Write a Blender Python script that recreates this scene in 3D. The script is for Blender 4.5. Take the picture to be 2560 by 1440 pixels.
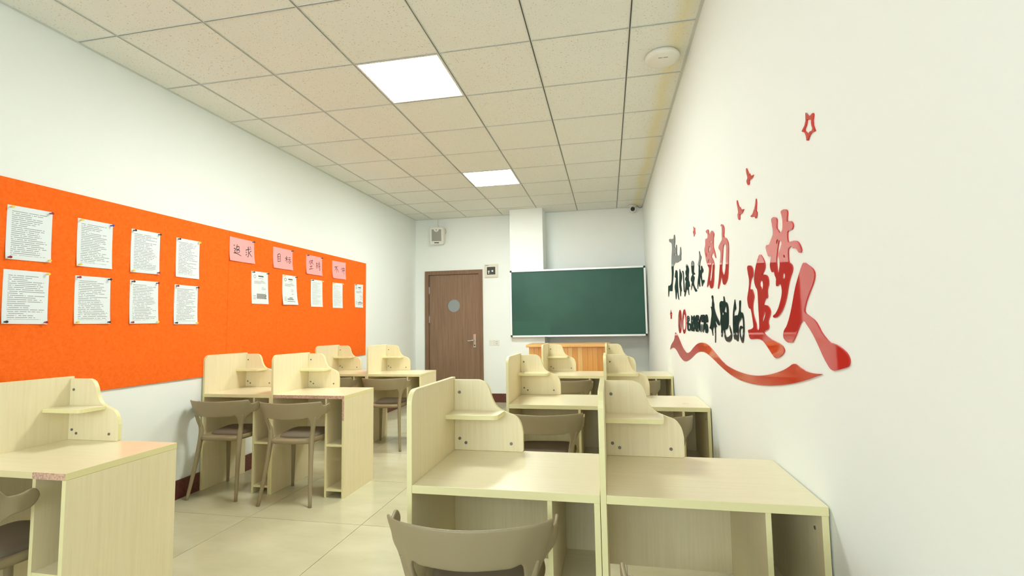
import bpy, bmesh, math, random
from mathutils import Matrix, Vector
random.seed(7)
S = bpy.context.scene
COL = S.collection
for o in list(bpy.data.objects):
    bpy.data.objects.remove(o)

# ---------------------------------------------------------------- camera
cam_d = bpy.data.cameras.new('camera')
cam = bpy.data.objects.new('camera', cam_d)
COL.objects.link(cam)
R_ = (0.980481, 0.195926, -0.016435)
U_ = (0.030476, -0.068866, 0.997160)
F_ = (-0.194237, 0.978198, 0.073493)
cam.matrix_world = Matrix(((R_[0], U_[0], -F_[0], 3.1204), (R_[1], U_[1], -F_[1], 0.0),
                           (R_[2], U_[2], -F_[2], 1.235), (0, 0, 0, 1)))
cam_d.sensor_width = 36.0
cam_d.lens = 36.0 * 1201.89 / 2560.0
cam_d.clip_start = 0.02
S.camera = cam
S.cycles.max_bounces = 7; S.cycles.diffuse_bounces = 5; S.cycles.glossy_bounces = 3; S.cycles.transmission_bounces = 2
S.cycles.caustics_reflective = False; S.cycles.caustics_refractive = False

# ---------------------------------------------------------------- world, daylight, exposure
W = bpy.data.worlds.new('overcast_sky')
S.world = W
W.use_nodes = True
W.node_tree.nodes['Background'].inputs['Color'].default_value = (0.84, 0.94, 1.0, 1)
W.node_tree.nodes['Background'].inputs['Strength'].default_value = 3.0
pl = bpy.data.lights.new('window_portal', 'AREA')  # guides sky light through the added rear window
pl.shape = 'RECTANGLE'; pl.size = 2.7; pl.size_y = 1.65
pl.cycles.is_portal = True
po = bpy.data.objects.new('window_portal', pl)
COL.objects.link(po)
po.location = (1.85, -2.66, 1.72)
po.rotation_euler = (math.radians(90), 0, 0)     # faces into the room (+Y)
PANEL_STRENGTH = 16.0
PANEL_COLOR = (0.96, 1.0, 0.93, 1)
vs = S.view_settings
vs.view_transform = 'Standard'; vs.look = 'None'; vs.gamma = 1.0; vs.use_curve_mapping = False
vs.exposure = 1.8

# ---------------------------------------------------------------- room sizes (metres)
XR = 3.69          # right wall (left wall is x = 0)
YB = 7.50          # wall with the door
YREAR = -2.60      # unseen wall behind the camera, with an assumed window
HC = 2.982         # ceiling
GX = [0.3 + 0.6 * i for i in range(6)]
GY0 = 2.238

# ---------------------------------------------------------------- outlines measured on the walls: (y, z) in metres
GLYPHS = {
'zhui': ('r', [[(2.118,1.455),(2.07,1.453),(2.044,1.439),(2.039,1.421),(2.046,1.405),(2.07,1.398),(2.085,1.382),(2.097,1.363),(2.1,1.353),(2.069,1.358),(2.055,1.344),(2.043,1.326),(2.057,1.312),(2.072,1.286),(2.069,1.259),(2.052,1.235),(2.034,1.217),(2.035,1.194),(1.996,1.193),(1.993,1.233),(1.995,1.284),(1.992,1.348),(2.013,1.358),(2.027,1.376),(2.032,1.392),(2.02,1.415),(1.999,1.441),(1.976,1.46),(1.945,1.483),(1.912,1.463),(1.891,1.442),(1.89,1.426),(1.903,1.414),(1.922,1.405),(1.931,1.397),(1.902,1.4),(1.872,1.392),(1.859,1.375),(1.864,1.355),(1.87,1.354),(1.884,1.336),(1.88,1.317),(1.888,1.311),(1.907,1.31),(1.925,1.299),(1.933,1.287),(1.904,1.288),(1.872,1.279),(1.856,1.263),(1.87,1.246),(1.888,1.232),(1.893,1.221),(1.883,1.211),(1.895,1.197),(1.924,1.194),(1.95,1.186),(1.919,1.175),(1.876,1.165),(1.828,1.158),(1.783,1.152),(1.752,1.143),(1.739,1.132),(1.756,1.119),(1.783,1.108),(1.825,1.098),(1.851,1.104),(1.891,1.124),(1.932,1.144),(1.962,1.155),(2.001,1.161),(2.062,1.159),(2.113,1.155),(2.135,1.159),(2.146,1.178),(2.153,1.193),(2.11,1.195),(2.072,1.202),(2.073,1.22),(2.083,1.252),(2.095,1.279),(2.118,1.279),(2.134,1.296),(2.139,1.321),(2.123,1.342),(2.104,1.368),(2.098,1.39),(2.097,1.4),(2.11,1.426)],[(1.966,1.369),(1.954,1.38),(1.927,1.379),(1.921,1.365),(1.928,1.348),(1.944,1.341),(1.949,1.355),(1.961,1.359)],[(1.962,1.225),(1.955,1.237),(1.932,1.257),(1.914,1.271),(1.911,1.261),(1.922,1.242),(1.946,1.225)]]),
'meng': ('r', [[(1.701,1.589),(1.665,1.588),(1.645,1.579),(1.643,1.568),(1.65,1.554),(1.652,1.542),(1.624,1.541),(1.606,1.531),(1.602,1.521),(1.611,1.511),(1.629,1.512),(1.647,1.513),(1.655,1.507),(1.656,1.476),(1.624,1.476),(1.59,1.473),(1.57,1.464),(1.556,1.449),(1.55,1.437),(1.556,1.431),(1.568,1.431),(1.576,1.437),(1.589,1.448),(1.603,1.451),(1.618,1.452),(1.614,1.461),(1.637,1.461),(1.655,1.456),(1.658,1.447),(1.66,1.414),(1.638,1.407),(1.627,1.395),(1.634,1.382),(1.649,1.37),(1.665,1.354),(1.679,1.334),(1.687,1.319),(1.703,1.296),(1.725,1.275),(1.753,1.256),(1.787,1.243),(1.815,1.239),(1.834,1.242),(1.83,1.248),(1.806,1.253),(1.776,1.27),(1.753,1.292),(1.737,1.311),(1.73,1.328),(1.735,1.346),(1.743,1.353),(1.763,1.35),(1.777,1.345),(1.785,1.35),(1.782,1.364),(1.778,1.372),(1.794,1.388),(1.795,1.401),(1.818,1.396),(1.832,1.411),(1.836,1.427),(1.823,1.445),(1.814,1.457),(1.831,1.455),(1.85,1.459),(1.861,1.476),(1.873,1.494),(1.86,1.502),(1.834,1.497),(1.815,1.509),(1.787,1.525),(1.785,1.538),(1.79,1.562),(1.797,1.581),(1.783,1.585),(1.765,1.583),(1.745,1.575),(1.739,1.566),(1.745,1.553),(1.747,1.539),(1.731,1.53),(1.724,1.52),(1.707,1.519),(1.696,1.525),(1.689,1.542),(1.69,1.564),(1.697,1.578)],[(1.758,1.493),(1.754,1.5),(1.738,1.503),(1.743,1.492),(1.753,1.486)],[(1.731,1.497),(1.708,1.489),(1.712,1.477),(1.734,1.46),(1.744,1.449),(1.741,1.436),(1.735,1.419),(1.743,1.404),(1.754,1.388),(1.764,1.387),(1.767,1.404),(1.77,1.432),(1.759,1.453),(1.749,1.475),(1.737,1.492)],[(1.7,1.441),(1.688,1.443),(1.683,1.433),(1.693,1.433)],[(1.722,1.371),(1.718,1.383),(1.703,1.386),(1.692,1.378),(1.698,1.367),(1.712,1.363)]]),
'ren': ('r', [[(1.536,1.399),(1.519,1.392),(1.487,1.378),(1.472,1.367),(1.47,1.353),(1.481,1.337),(1.498,1.321),(1.516,1.307),(1.541,1.283),(1.556,1.262),(1.553,1.252),(1.521,1.241),(1.486,1.229),(1.465,1.212),(1.452,1.198),(1.429,1.184),(1.407,1.172),(1.381,1.17),(1.352,1.164),(1.326,1.155),(1.309,1.145),(1.302,1.132),(1.309,1.119),(1.321,1.114),(1.357,1.106),(1.387,1.1),(1.402,1.1),(1.42,1.109),(1.442,1.127),(1.463,1.149),(1.49,1.177),(1.518,1.2),(1.543,1.217),(1.561,1.229),(1.576,1.23),(1.593,1.221),(1.617,1.199),(1.636,1.182),(1.66,1.164),(1.672,1.16),(1.695,1.161),(1.707,1.159),(1.736,1.168),(1.744,1.177),(1.74,1.19),(1.727,1.201),(1.705,1.212),(1.677,1.24),(1.652,1.273),(1.617,1.329),(1.594,1.354),(1.569,1.379),(1.548,1.397)]]),
'nu': ('r', [[(2.908,1.746),(2.855,1.75),(2.826,1.735),(2.823,1.708),(2.796,1.709),(2.775,1.72),(2.745,1.722),(2.71,1.706),(2.697,1.691),(2.717,1.675),(2.727,1.648),(2.728,1.625),(2.706,1.605),(2.691,1.586),(2.681,1.561),(2.706,1.576),(2.74,1.601),(2.768,1.596),(2.792,1.582),(2.761,1.569),(2.733,1.546),(2.724,1.525),(2.739,1.5),(2.751,1.462),(2.764,1.434),(2.789,1.413),(2.825,1.407),(2.858,1.418),(2.874,1.44),(2.888,1.442),(2.913,1.431),(2.944,1.425),(2.923,1.453),(2.886,1.486),(2.857,1.528),(2.901,1.548),(2.933,1.576),(2.96,1.623),(2.972,1.653),(2.934,1.669),(2.933,1.709),(2.867,1.695),(2.854,1.722),(2.889,1.732)],[(2.815,1.669),(2.759,1.668),(2.769,1.656),(2.798,1.662)],[(2.833,1.654),(2.804,1.637),(2.807,1.622),(2.843,1.61),(2.855,1.62)],[(2.937,1.635),(2.908,1.616),(2.906,1.593),(2.926,1.603)],[(2.868,1.58),(2.843,1.577),(2.869,1.559),(2.894,1.561)],[(2.793,1.55),(2.759,1.547),(2.777,1.507),(2.814,1.456),(2.836,1.45),(2.859,1.456),(2.832,1.498),(2.808,1.525)]]),
'li': ('r', [[(2.541,1.706),(2.519,1.712),(2.488,1.699),(2.471,1.682),(2.48,1.657),(2.489,1.639),(2.448,1.63),(2.415,1.61),(2.401,1.59),(2.415,1.532),(2.43,1.483),(2.444,1.444),(2.469,1.421),(2.509,1.409),(2.531,1.408),(2.552,1.417),(2.564,1.442),(2.574,1.462),(2.593,1.442),(2.628,1.415),(2.663,1.394),(2.668,1.402),(2.634,1.443),(2.605,1.497),(2.584,1.538),(2.564,1.581),(2.607,1.598),(2.604,1.612),(2.56,1.624),(2.524,1.633),(2.524,1.657),(2.517,1.68),(2.516,1.7),(2.532,1.702)],[(2.508,1.602),(2.458,1.604),(2.446,1.587),(2.461,1.538),(2.477,1.488),(2.504,1.46),(2.527,1.455),(2.547,1.47),(2.564,1.487),(2.547,1.523),(2.528,1.56)]]),
'zai': ('k', [[(3.127,1.667),(3.112,1.639),(3.073,1.62),(3.09,1.608),(3.123,1.593),(3.136,1.57),(3.143,1.54),(3.098,1.544),(3.101,1.563),(3.078,1.569),(3.054,1.55),(3.03,1.534),(3.047,1.522),(3.089,1.521),(3.094,1.502),(3.086,1.474),(3.036,1.479),(3.011,1.469),(3.027,1.459),(3.063,1.453),(3.095,1.436),(3.096,1.461),(3.119,1.488),(3.12,1.513),(3.145,1.501),(3.159,1.475),(3.155,1.44),(3.18,1.449),(3.188,1.48),(3.205,1.47),(3.238,1.434),(3.241,1.453),(3.225,1.486),(3.186,1.519),(3.179,1.547),(3.165,1.573),(3.2,1.587),(3.183,1.595),(3.148,1.613),(3.134,1.639),(3.137,1.656)]]),
'shi': ('k', [[(3.376,1.636),(3.338,1.619),(3.335,1.598),(3.349,1.573),(3.362,1.557),(3.316,1.54),(3.326,1.534),(3.374,1.543),(3.385,1.535),(3.345,1.525),(3.339,1.513),(3.369,1.495),(3.382,1.481),(3.338,1.454),(3.263,1.426),(3.305,1.418),(3.343,1.431),(3.38,1.454),(3.409,1.474),(3.446,1.468),(3.485,1.443),(3.474,1.464),(3.439,1.495),(3.473,1.504),(3.477,1.522),(3.447,1.535),(3.409,1.543),(3.434,1.564),(3.437,1.595),(3.441,1.626),(3.412,1.635)],[(3.393,1.605),(3.408,1.616),(3.381,1.619),(3.37,1.608)]]),
'dou': ('k', [[(3.647,1.647),(3.582,1.627),(3.566,1.612),(3.542,1.597),(3.547,1.576),(3.572,1.556),(3.566,1.54),(3.581,1.522),(3.547,1.507),(3.534,1.484),(3.529,1.468),(3.583,1.478),(3.585,1.456),(3.58,1.414),(3.606,1.429),(3.609,1.454),(3.667,1.461),(3.725,1.435),(3.775,1.408),(3.791,1.426),(3.751,1.457),(3.727,1.482),(3.716,1.507),(3.691,1.522),(3.729,1.535),(3.715,1.55),(3.671,1.556),(3.696,1.578),(3.691,1.597),(3.648,1.605),(3.662,1.63)],[(3.633,1.549),(3.593,1.549),(3.596,1.539),(3.625,1.54)]]),
'men1': ('k', [[(3.98,1.652),(3.94,1.623),(3.878,1.596),(3.874,1.568),(3.916,1.54),(3.944,1.525),(3.92,1.488),(3.916,1.46),(3.948,1.469),(3.982,1.419),(4.005,1.438),(3.995,1.472),(4.033,1.511),(4.018,1.563),(3.991,1.614)]]),
'men2': ('k', [[(3.85,1.613),(3.815,1.615),(3.786,1.6),(3.785,1.566),(3.776,1.519),(3.777,1.479),(3.781,1.439),(3.814,1.461),(3.814,1.501),(3.813,1.545),(3.818,1.59)]]),
'wo': ('k', [[(4.196,1.661),(4.108,1.644),(4.106,1.607),(4.107,1.56),(4.109,1.509),(4.099,1.457),(4.077,1.402),(4.112,1.414),(4.147,1.467),(4.182,1.484),(4.23,1.412),(4.264,1.418),(4.265,1.478),(4.307,1.523),(4.24,1.56),(4.204,1.59),(4.268,1.607),(4.23,1.638)]]),
'bracket': ('k', [[(4.543,1.983),(4.337,1.942),(4.293,1.94),(4.253,1.93),(4.215,1.961),(4.175,1.954),(4.151,1.916),(4.179,1.879),(4.217,1.863),(4.141,1.825),(4.131,1.857),(4.096,1.859),(4.07,1.84),(4.097,1.767),(3.952,1.747),(3.922,1.768),(3.899,1.806),(3.871,1.804),(3.854,1.758),(3.879,1.727),(3.878,1.698),(3.951,1.708),(4.051,1.705),(4.102,1.709),(4.191,1.724),(4.262,1.717),(4.339,1.699),(4.332,1.656),(4.366,1.612),(4.428,1.559),(4.461,1.502),(4.477,1.497),(4.679,1.516),(4.716,1.476),(4.74,1.455),(4.76,1.479),(4.747,1.571),(4.632,1.558),(4.534,1.563),(4.481,1.583),(4.442,1.659),(4.454,1.716),(4.429,1.796),(4.362,1.862),(4.364,1.905),(4.432,1.93),(4.537,1.951)],[(4.223,1.799),(4.194,1.801),(4.147,1.778),(4.163,1.77),(4.213,1.785)]]),
'badge1': ('r', [[(3.984,1.228),(3.999,1.196),(4.023,1.167),(4.053,1.145),(4.087,1.133),(4.12,1.133),(4.148,1.144),(4.167,1.165),(4.176,1.194),(4.172,1.228),(4.156,1.261),(4.13,1.29),(4.099,1.311),(4.065,1.322),(4.033,1.321),(4.006,1.309),(3.988,1.288),(3.981,1.26)],[(4.139,1.27),(4.094,1.284),(4.135,1.161),(4.156,1.193)],[(4.06,1.247),(4.017,1.247),(4.044,1.169),(4.089,1.165)]]),
'badge2': ('r', [[(3.757,1.228),(3.771,1.196),(3.794,1.168),(3.825,1.147),(3.86,1.135),(3.893,1.134),(3.923,1.145),(3.943,1.166),(3.953,1.195),(3.949,1.228),(3.934,1.261),(3.908,1.289),(3.876,1.31),(3.841,1.321),(3.808,1.32),(3.781,1.308),(3.762,1.287),(3.754,1.259)],[(3.864,1.284),(3.799,1.279),(3.777,1.246),(3.795,1.18),(3.864,1.162),(3.93,1.168),(3.908,1.247),(3.873,1.25)]]),
't1': ('k', [[(3.718,1.27),(3.619,1.269),(3.606,1.232),(3.659,1.228),(3.662,1.217),(3.585,1.217),(3.56,1.204),(3.572,1.161),(3.727,1.161),(3.723,1.213),(3.743,1.216),(3.711,1.223)],[(3.69,1.262),(3.64,1.262),(3.639,1.252),(3.687,1.252)],[(3.684,1.245),(3.635,1.245),(3.635,1.237),(3.683,1.236)],[(3.656,1.204),(3.602,1.202),(3.61,1.172),(3.664,1.175)]]),
't2': ('k', [[(3.533,1.272),(3.498,1.269),(3.488,1.256),(3.427,1.268),(3.393,1.27),(3.393,1.247),(3.422,1.16),(3.472,1.162),(3.499,1.16),(3.534,1.164),(3.562,1.162),(3.55,1.214)],[(3.524,1.238),(3.487,1.241),(3.482,1.226),(3.519,1.223)],[(3.467,1.214),(3.436,1.214),(3.443,1.184),(3.475,1.184)]]),
't3': ('k', [[(3.386,1.25),(3.334,1.27),(3.286,1.27),(3.243,1.266),(3.241,1.243),(3.231,1.226),(3.24,1.161),(3.411,1.162)],[(3.312,1.261),(3.28,1.262),(3.283,1.252),(3.31,1.252)],[(3.295,1.235),(3.255,1.236),(3.258,1.225),(3.294,1.225)],[(3.304,1.186),(3.268,1.185),(3.273,1.163),(3.304,1.164)]]),
't4': ('k', [[(3.209,1.268),(3.058,1.27),(3.057,1.258),(3.084,1.159),(3.235,1.16)],[(3.207,1.257),(3.185,1.257),(3.193,1.223),(3.215,1.223)],[(3.155,1.258),(3.134,1.258),(3.142,1.223),(3.164,1.223)],[(3.102,1.258),(3.081,1.259),(3.09,1.223),(3.111,1.223)],[(3.218,1.212),(3.196,1.211),(3.207,1.165),(3.229,1.166)],[(3.166,1.212),(3.145,1.211),(3.156,1.163),(3.178,1.164)],[(3.113,1.211),(3.093,1.211),(3.104,1.162),(3.125,1.163)]]),
't5': ('k', [[(3.047,1.258),(3.004,1.272),(2.967,1.262),(2.957,1.221),(2.995,1.225),(3.044,1.215),(2.972,1.212),(2.972,1.158),(3.07,1.161)],[(3.035,1.194),(3.015,1.195),(3.02,1.174),(3.04,1.175)]]),
'ben': ('k', [[(2.814,1.374),(2.793,1.364),(2.798,1.343),(2.779,1.322),(2.784,1.303),(2.757,1.274),(2.728,1.254),(2.69,1.235),(2.672,1.221),(2.665,1.207),(2.691,1.206),(2.735,1.221),(2.764,1.238),(2.773,1.226),(2.74,1.2),(2.767,1.2),(2.77,1.161),(2.786,1.112),(2.797,1.112),(2.787,1.158),(2.783,1.202),(2.825,1.194),(2.846,1.177),(2.841,1.147),(2.857,1.152),(2.862,1.181),(2.927,1.19),(2.899,1.206),(2.881,1.231),(2.85,1.265),(2.848,1.298),(2.869,1.311),(2.834,1.307),(2.83,1.327),(2.814,1.348),(2.837,1.364)],[(2.832,1.265),(2.808,1.294),(2.799,1.284),(2.82,1.255)]]),
'pao': ('k', [[(2.65,1.325),(2.598,1.333),(2.552,1.325),(2.555,1.355),(2.538,1.349),(2.529,1.324),(2.489,1.32),(2.467,1.296),(2.472,1.251),(2.479,1.217),(2.506,1.191),(2.539,1.187),(2.561,1.188),(2.557,1.164),(2.541,1.152),(2.505,1.15),(2.46,1.16),(2.441,1.167),(2.458,1.192),(2.463,1.209),(2.437,1.188),(2.421,1.166),(2.438,1.142),(2.47,1.13),(2.51,1.128),(2.55,1.133),(2.574,1.151),(2.581,1.186),(2.604,1.188),(2.614,1.165),(2.63,1.143),(2.645,1.16),(2.63,1.205),(2.657,1.219),(2.63,1.253),(2.647,1.29)],[(2.618,1.312),(2.603,1.31),(2.61,1.3),(2.624,1.304)],[(2.557,1.277),(2.53,1.298),(2.501,1.304),(2.5,1.265),(2.534,1.276)],[(2.602,1.271),(2.581,1.277),(2.564,1.266),(2.585,1.257),(2.605,1.264)]]),
'de': ('k', [[(2.34,1.327),(2.333,1.304),(2.326,1.282),(2.363,1.275),(2.37,1.258),(2.369,1.242),(2.343,1.256),(2.312,1.254),(2.293,1.257),(2.27,1.28),(2.267,1.315),(2.251,1.321),(2.241,1.314),(2.265,1.267),(2.229,1.268),(2.211,1.252),(2.207,1.218),(2.214,1.18),(2.232,1.142),(2.248,1.132),(2.264,1.141),(2.285,1.163),(2.285,1.198),(2.257,1.212),(2.234,1.201),(2.25,1.195),(2.275,1.193),(2.277,1.167),(2.251,1.149),(2.228,1.18),(2.219,1.226),(2.229,1.249),(2.256,1.237),(2.304,1.218),(2.303,1.186),(2.315,1.143),(2.327,1.136),(2.348,1.147),(2.38,1.143),(2.393,1.162),(2.396,1.205),(2.386,1.259),(2.367,1.293)],[(2.358,1.218),(2.344,1.228),(2.334,1.222),(2.348,1.21)],[(2.366,1.177),(2.342,1.181),(2.332,1.17),(2.345,1.162),(2.36,1.169)]]),
'ribbon': ('r', [[(4.373,1.14),(4.245,1.116),(4.131,1.074),(3.978,1.021),(3.83,.996),(3.742,.996),(3.628,1.013),(3.49,1.051),(3.34,1.083),(3.164,1.1),(3.011,1.096),(2.91,1.078),(2.771,1.048),(2.607,1.015),(2.435,1.004),(2.274,1.003),(2.15,1.007),(2.031,1.017),(1.91,1.034),(1.796,1.056),(1.717,1.077),(1.66,1.098),(1.626,1.089),(1.575,1.08),(1.522,1.079),(1.464,1.083),(1.506,1.072),(1.584,1.052),(1.686,1.03),(1.835,1.005),(1.975,.987),(2.138,.974),(2.28,.968),(2.442,.97),(2.587,.983),(2.722,.999),(2.872,1.021),(3.025,1.039),(3.118,1.044),(3.241,1.04),(3.377,1.024),(3.504,.995),(3.669,.957),(3.849,.927),(4.005,.924),(4.169,.945),(4.306,.977),(4.456,.999),(4.628,.991),(4.782,.964),(4.712,1.011),(4.456,1.067),(4.414,1.112)]]),
'bird1': ('r', [[(2.056,1.849),(2.043,1.833),(2.03,1.817),(2.013,1.81),(2.01,1.802),(1.988,1.795),(1.968,1.792),(1.981,1.786),(2.002,1.784),(2.027,1.789),(2.027,1.773),(2.039,1.77),(2.053,1.778),(2.062,1.792),(2.055,1.799),(2.044,1.801),(2.052,1.818),(2.061,1.837)]]),
'bird2': ('r', [[(2.218,1.758),(2.207,1.739),(2.192,1.72),(2.175,1.714),(2.164,1.702),(2.141,1.696),(2.121,1.693),(2.143,1.684),(2.168,1.682),(2.188,1.685),(2.186,1.669),(2.196,1.662),(2.213,1.67),(2.222,1.69),(2.205,1.698),(2.214,1.722),(2.224,1.746)]]),
'bird3': ('r', [[(1.953,1.694),(1.948,1.681),(1.954,1.665),(1.962,1.648),(1.949,1.642),(1.95,1.632),(1.96,1.622),(1.972,1.621),(1.978,1.628),(1.976,1.634),(2.0,1.635),(2.023,1.638),(2.033,1.644),(2.003,1.647),(1.99,1.656),(1.974,1.663),(1.963,1.678)]]),
'star1': ('r', [[(1.462,1.817),(1.442,1.796),(1.409,1.797),(1.423,1.77),(1.41,1.743),(1.44,1.749),(1.465,1.73),(1.47,1.761),(1.496,1.776),(1.466,1.788)],[(1.457,1.796),(1.443,1.788),(1.427,1.784),(1.431,1.772),(1.422,1.751),(1.446,1.755),(1.457,1.749),(1.464,1.761),(1.48,1.772),(1.46,1.783)]]),
'star2': ('r', [[(3.296,1.851),(3.274,1.838),(3.242,1.833),(3.251,1.812),(3.239,1.793),(3.266,1.791),(3.289,1.778),(3.297,1.8),(3.317,1.815),(3.29,1.825)],[(3.282,1.82),(3.264,1.812),(3.263,1.804),(3.28,1.801),(3.297,1.811)]]),
'star3': ('r', [[(4.621,1.34),(4.597,1.315),(4.545,1.302),(4.585,1.275),(4.58,1.25),(4.631,1.259),(4.666,1.251),(4.649,1.275),(4.683,1.3),(4.636,1.316)],[(4.651,1.298),(4.587,1.299),(4.615,1.279),(4.641,1.279)]]),
}
SHEETS = [
('doc', [(1.941, 1.91), (2.153, 1.914), (1.942, 1.619), (2.154, 1.623)]),
('doc', [(2.287, 1.911), (2.496, 1.912), (2.289, 1.621), (2.498, 1.623)]),
('doc', [(2.62, 1.91), (2.83, 1.913), (2.619, 1.618), (2.83, 1.621)]),
('doc', [(2.962, 1.909), (3.168, 1.911), (2.961, 1.619), (3.167, 1.617)]),
('doc', [(1.941, 1.565), (2.152, 1.566), (1.942, 1.277), (2.152, 1.274)]),
('doc', [(2.288, 1.564), (2.496, 1.566), (2.29, 1.275), (2.502, 1.275)]),
('doc', [(2.624, 1.566), (2.828, 1.568), (2.628, 1.274), (2.837, 1.277)]),
('doc', [(2.96, 1.561), (3.164, 1.56), (2.959, 1.27), (3.166, 1.269)]),
('pink', [(3.47, 2.007), (3.754, 2.007), (3.468, 1.804), (3.76, 1.806)]),
('pink', [(4.007, 2.004), (4.294, 2.005), (4.007, 1.801), (4.293, 1.804)]),
('pink', [(4.517, 1.998), (4.807, 2.0), (4.517, 1.794), (4.803, 1.795)]),
('pink', [(5.007, 1.995), (5.299, 2.002), (5.01, 1.794), (5.292, 1.796)]),
('notice', [(3.729, 1.741), (3.941, 1.744), (3.736, 1.449), (3.953, 1.451)]),
('notice', [(4.148, 1.749), (4.358, 1.749), (4.147, 1.454), (4.379, 1.46)]),
('doc', [(4.608, 1.742), (4.816, 1.744), (4.607, 1.449), (4.822, 1.452)]),
('doc', [(5.019, 1.74), (5.233, 1.745), (5.021, 1.448), (5.233, 1.45)]),
('notice', [(5.512, 1.761), (5.724, 1.766), (5.516, 1.471), (5.716, 1.469)]),
]
STROKES = [
[[(3.513, 1.94), (3.527, 1.935)], [(3.514, 1.912), (3.534, 1.908), (3.521, 1.888), (3.535, 1.879), (3.517, 1.875)], [(3.512, 1.874), (3.542, 1.872), (3.578, 1.862), (3.598, 1.855)], [(3.552, 1.949), (3.543, 1.93)], [(3.543, 1.93), (3.547, 1.877)], [(3.545, 1.928), (3.57, 1.934), (3.569, 1.913), (3.548, 1.908)], [(3.548, 1.9), (3.574, 1.904), (3.572, 1.883), (3.55, 1.879)], [(3.647, 1.914), (3.686, 1.928), (3.718, 1.935)], [(3.679, 1.951), (3.684, 1.884), (3.677, 1.859), (3.666, 1.866)], [(3.649, 1.899), (3.665, 1.893)], [(3.648, 1.871), (3.666, 1.882)], [(3.718, 1.917), (3.692, 1.901)], [(3.686, 1.9), (3.709, 1.88), (3.728, 1.865)], [(3.699, 1.952), (3.712, 1.944)]],
[[(4.068, 1.933), (4.067, 1.864)], [(4.068, 1.933), (4.101, 1.942), (4.108, 1.869)], [(4.072, 1.912), (4.102, 1.918)], [(4.073, 1.891), (4.102, 1.896)], [(4.071, 1.867), (4.106, 1.875)], [(4.173, 1.912), (4.217, 1.922)], [(4.196, 1.937), (4.201, 1.867)], [(4.197, 1.911), (4.177, 1.882)], [(4.204, 1.907), (4.217, 1.898)], [(4.23, 1.922), (4.262, 1.93)], [(4.224, 1.904), (4.268, 1.913)], [(4.246, 1.907), (4.249, 1.869), (4.236, 1.873)], [(4.227, 1.89), (4.218, 1.871)], [(4.258, 1.896), (4.268, 1.877)]],
[[(4.569, 1.935), (4.57, 1.902)], [(4.584, 1.944), (4.589, 1.899)], [(4.596, 1.939), (4.627, 1.947), (4.604, 1.916), (4.581, 1.894)], [(4.601, 1.93), (4.639, 1.902)], [(4.577, 1.874), (4.624, 1.884)], [(4.6, 1.891), (4.601, 1.853)], [(4.567, 1.846), (4.637, 1.86)], [(4.684, 1.916), (4.717, 1.924)], [(4.7, 1.937), (4.705, 1.874), (4.688, 1.879)], [(4.685, 1.891), (4.72, 1.905)], [(4.73, 1.926), (4.763, 1.935)], [(4.744, 1.947), (4.747, 1.915)], [(4.724, 1.908), (4.77, 1.92)], [(4.724, 1.889), (4.77, 1.9)], [(4.757, 1.909), (4.761, 1.854), (4.744, 1.859)], [(4.734, 1.88), (4.744, 1.871)]],
[[(5.052, 1.923), (5.127, 1.938)], [(5.091, 1.93), (5.053, 1.878)], [(5.091, 1.922), (5.093, 1.859)], [(5.101, 1.91), (5.14, 1.869)], [(5.197, 1.923), (5.193, 1.906)], [(5.212, 1.935), (5.215, 1.871)], [(5.224, 1.926), (5.232, 1.916)], [(5.244, 1.939), (5.236, 1.911)], [(5.24, 1.922), (5.27, 1.929), (5.269, 1.888)], [(5.24, 1.912), (5.241, 1.874)], [(5.244, 1.901), (5.268, 1.907)], [(5.253, 1.875), (5.257, 1.854)], [(5.221, 1.896), (5.28, 1.908)]],
]
# ---------------------------------------------------------------- materials
MATS = {}
def mat(name, col, rough=0.5, spec=0.5, metal=0.0, coat=0.0):
    m = bpy.data.materials.new(name); m.use_nodes = True
    b = m.node_tree.nodes['Principled BSDF']
    b.inputs['Base Color'].default_value = (*col, 1)
    b.inputs['Roughness'].default_value = rough
    b.inputs['Specular IOR Level'].default_value = spec
    b.inputs['Metallic'].default_value = metal
    b.inputs['Coat Weight'].default_value = coat
    MATS[name] = m
    return m
def nd(m, t, **kw):
    n = m.node_tree.nodes.new(t)
    for k, v in kw.items():
        if k in n.inputs: n.inputs[k].default_value = v
        else: setattr(n, k, v)
    return n
def lk(m, a, b): m.node_tree.links.new(a, b)
def bsdf(m): return m.node_tree.nodes['Principled BSDF']
def ramp(m, fac, stops):
    r = nd(m, 'ShaderNodeValToRGB')
    e = r.color_ramp.elements
    while len(e) < len(stops): e.new(0.5)
    for x, (p, c) in zip(e, stops):
        x.position = p; x.color = (*c, 1)
    lk(m, fac, r.inputs['Fac'])
    return r.outputs['Color']
def coords(m, scale, kind='Object', rnd=True):
    t = nd(m, 'ShaderNodeTexCoord'); mp = nd(m, 'ShaderNodeMapping')
    mp.inputs['Scale'].default_value = scale
    lk(m, t.outputs[kind], mp.inputs['Vector'])
    if rnd:
        oi = nd(m, 'ShaderNodeObjectInfo'); ml = nd(m, 'ShaderNodeMath', operation='MULTIPLY'); ml.inputs[1].default_value = 37.0
        lk(m, oi.outputs['Random'], ml.inputs[0])
        lk(m, ml.outputs[0], mp.inputs['Location'])
    return mp.outputs['Vector']
def noise(m, vec, scale=1.0, detail=4.0, rough=0.6):
    n = nd(m, 'ShaderNodeTexNoise')
    n.inputs['Scale'].default_value = scale; n.inputs['Detail'].default_value = detail; n.inputs['Roughness'].default_value = rough
    lk(m, vec, n.inputs['Vector'])
    return n.outputs['Fac']
def bump(m, h, strength, dist=0.002):
    b = nd(m, 'ShaderNodeBump'); b.inputs['Strength'].default_value = strength; b.inputs['Distance'].default_value = dist
    lk(m, h, b.inputs['Height']); lk(m, b.outputs['Normal'], bsdf(m).inputs['Normal'])

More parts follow.
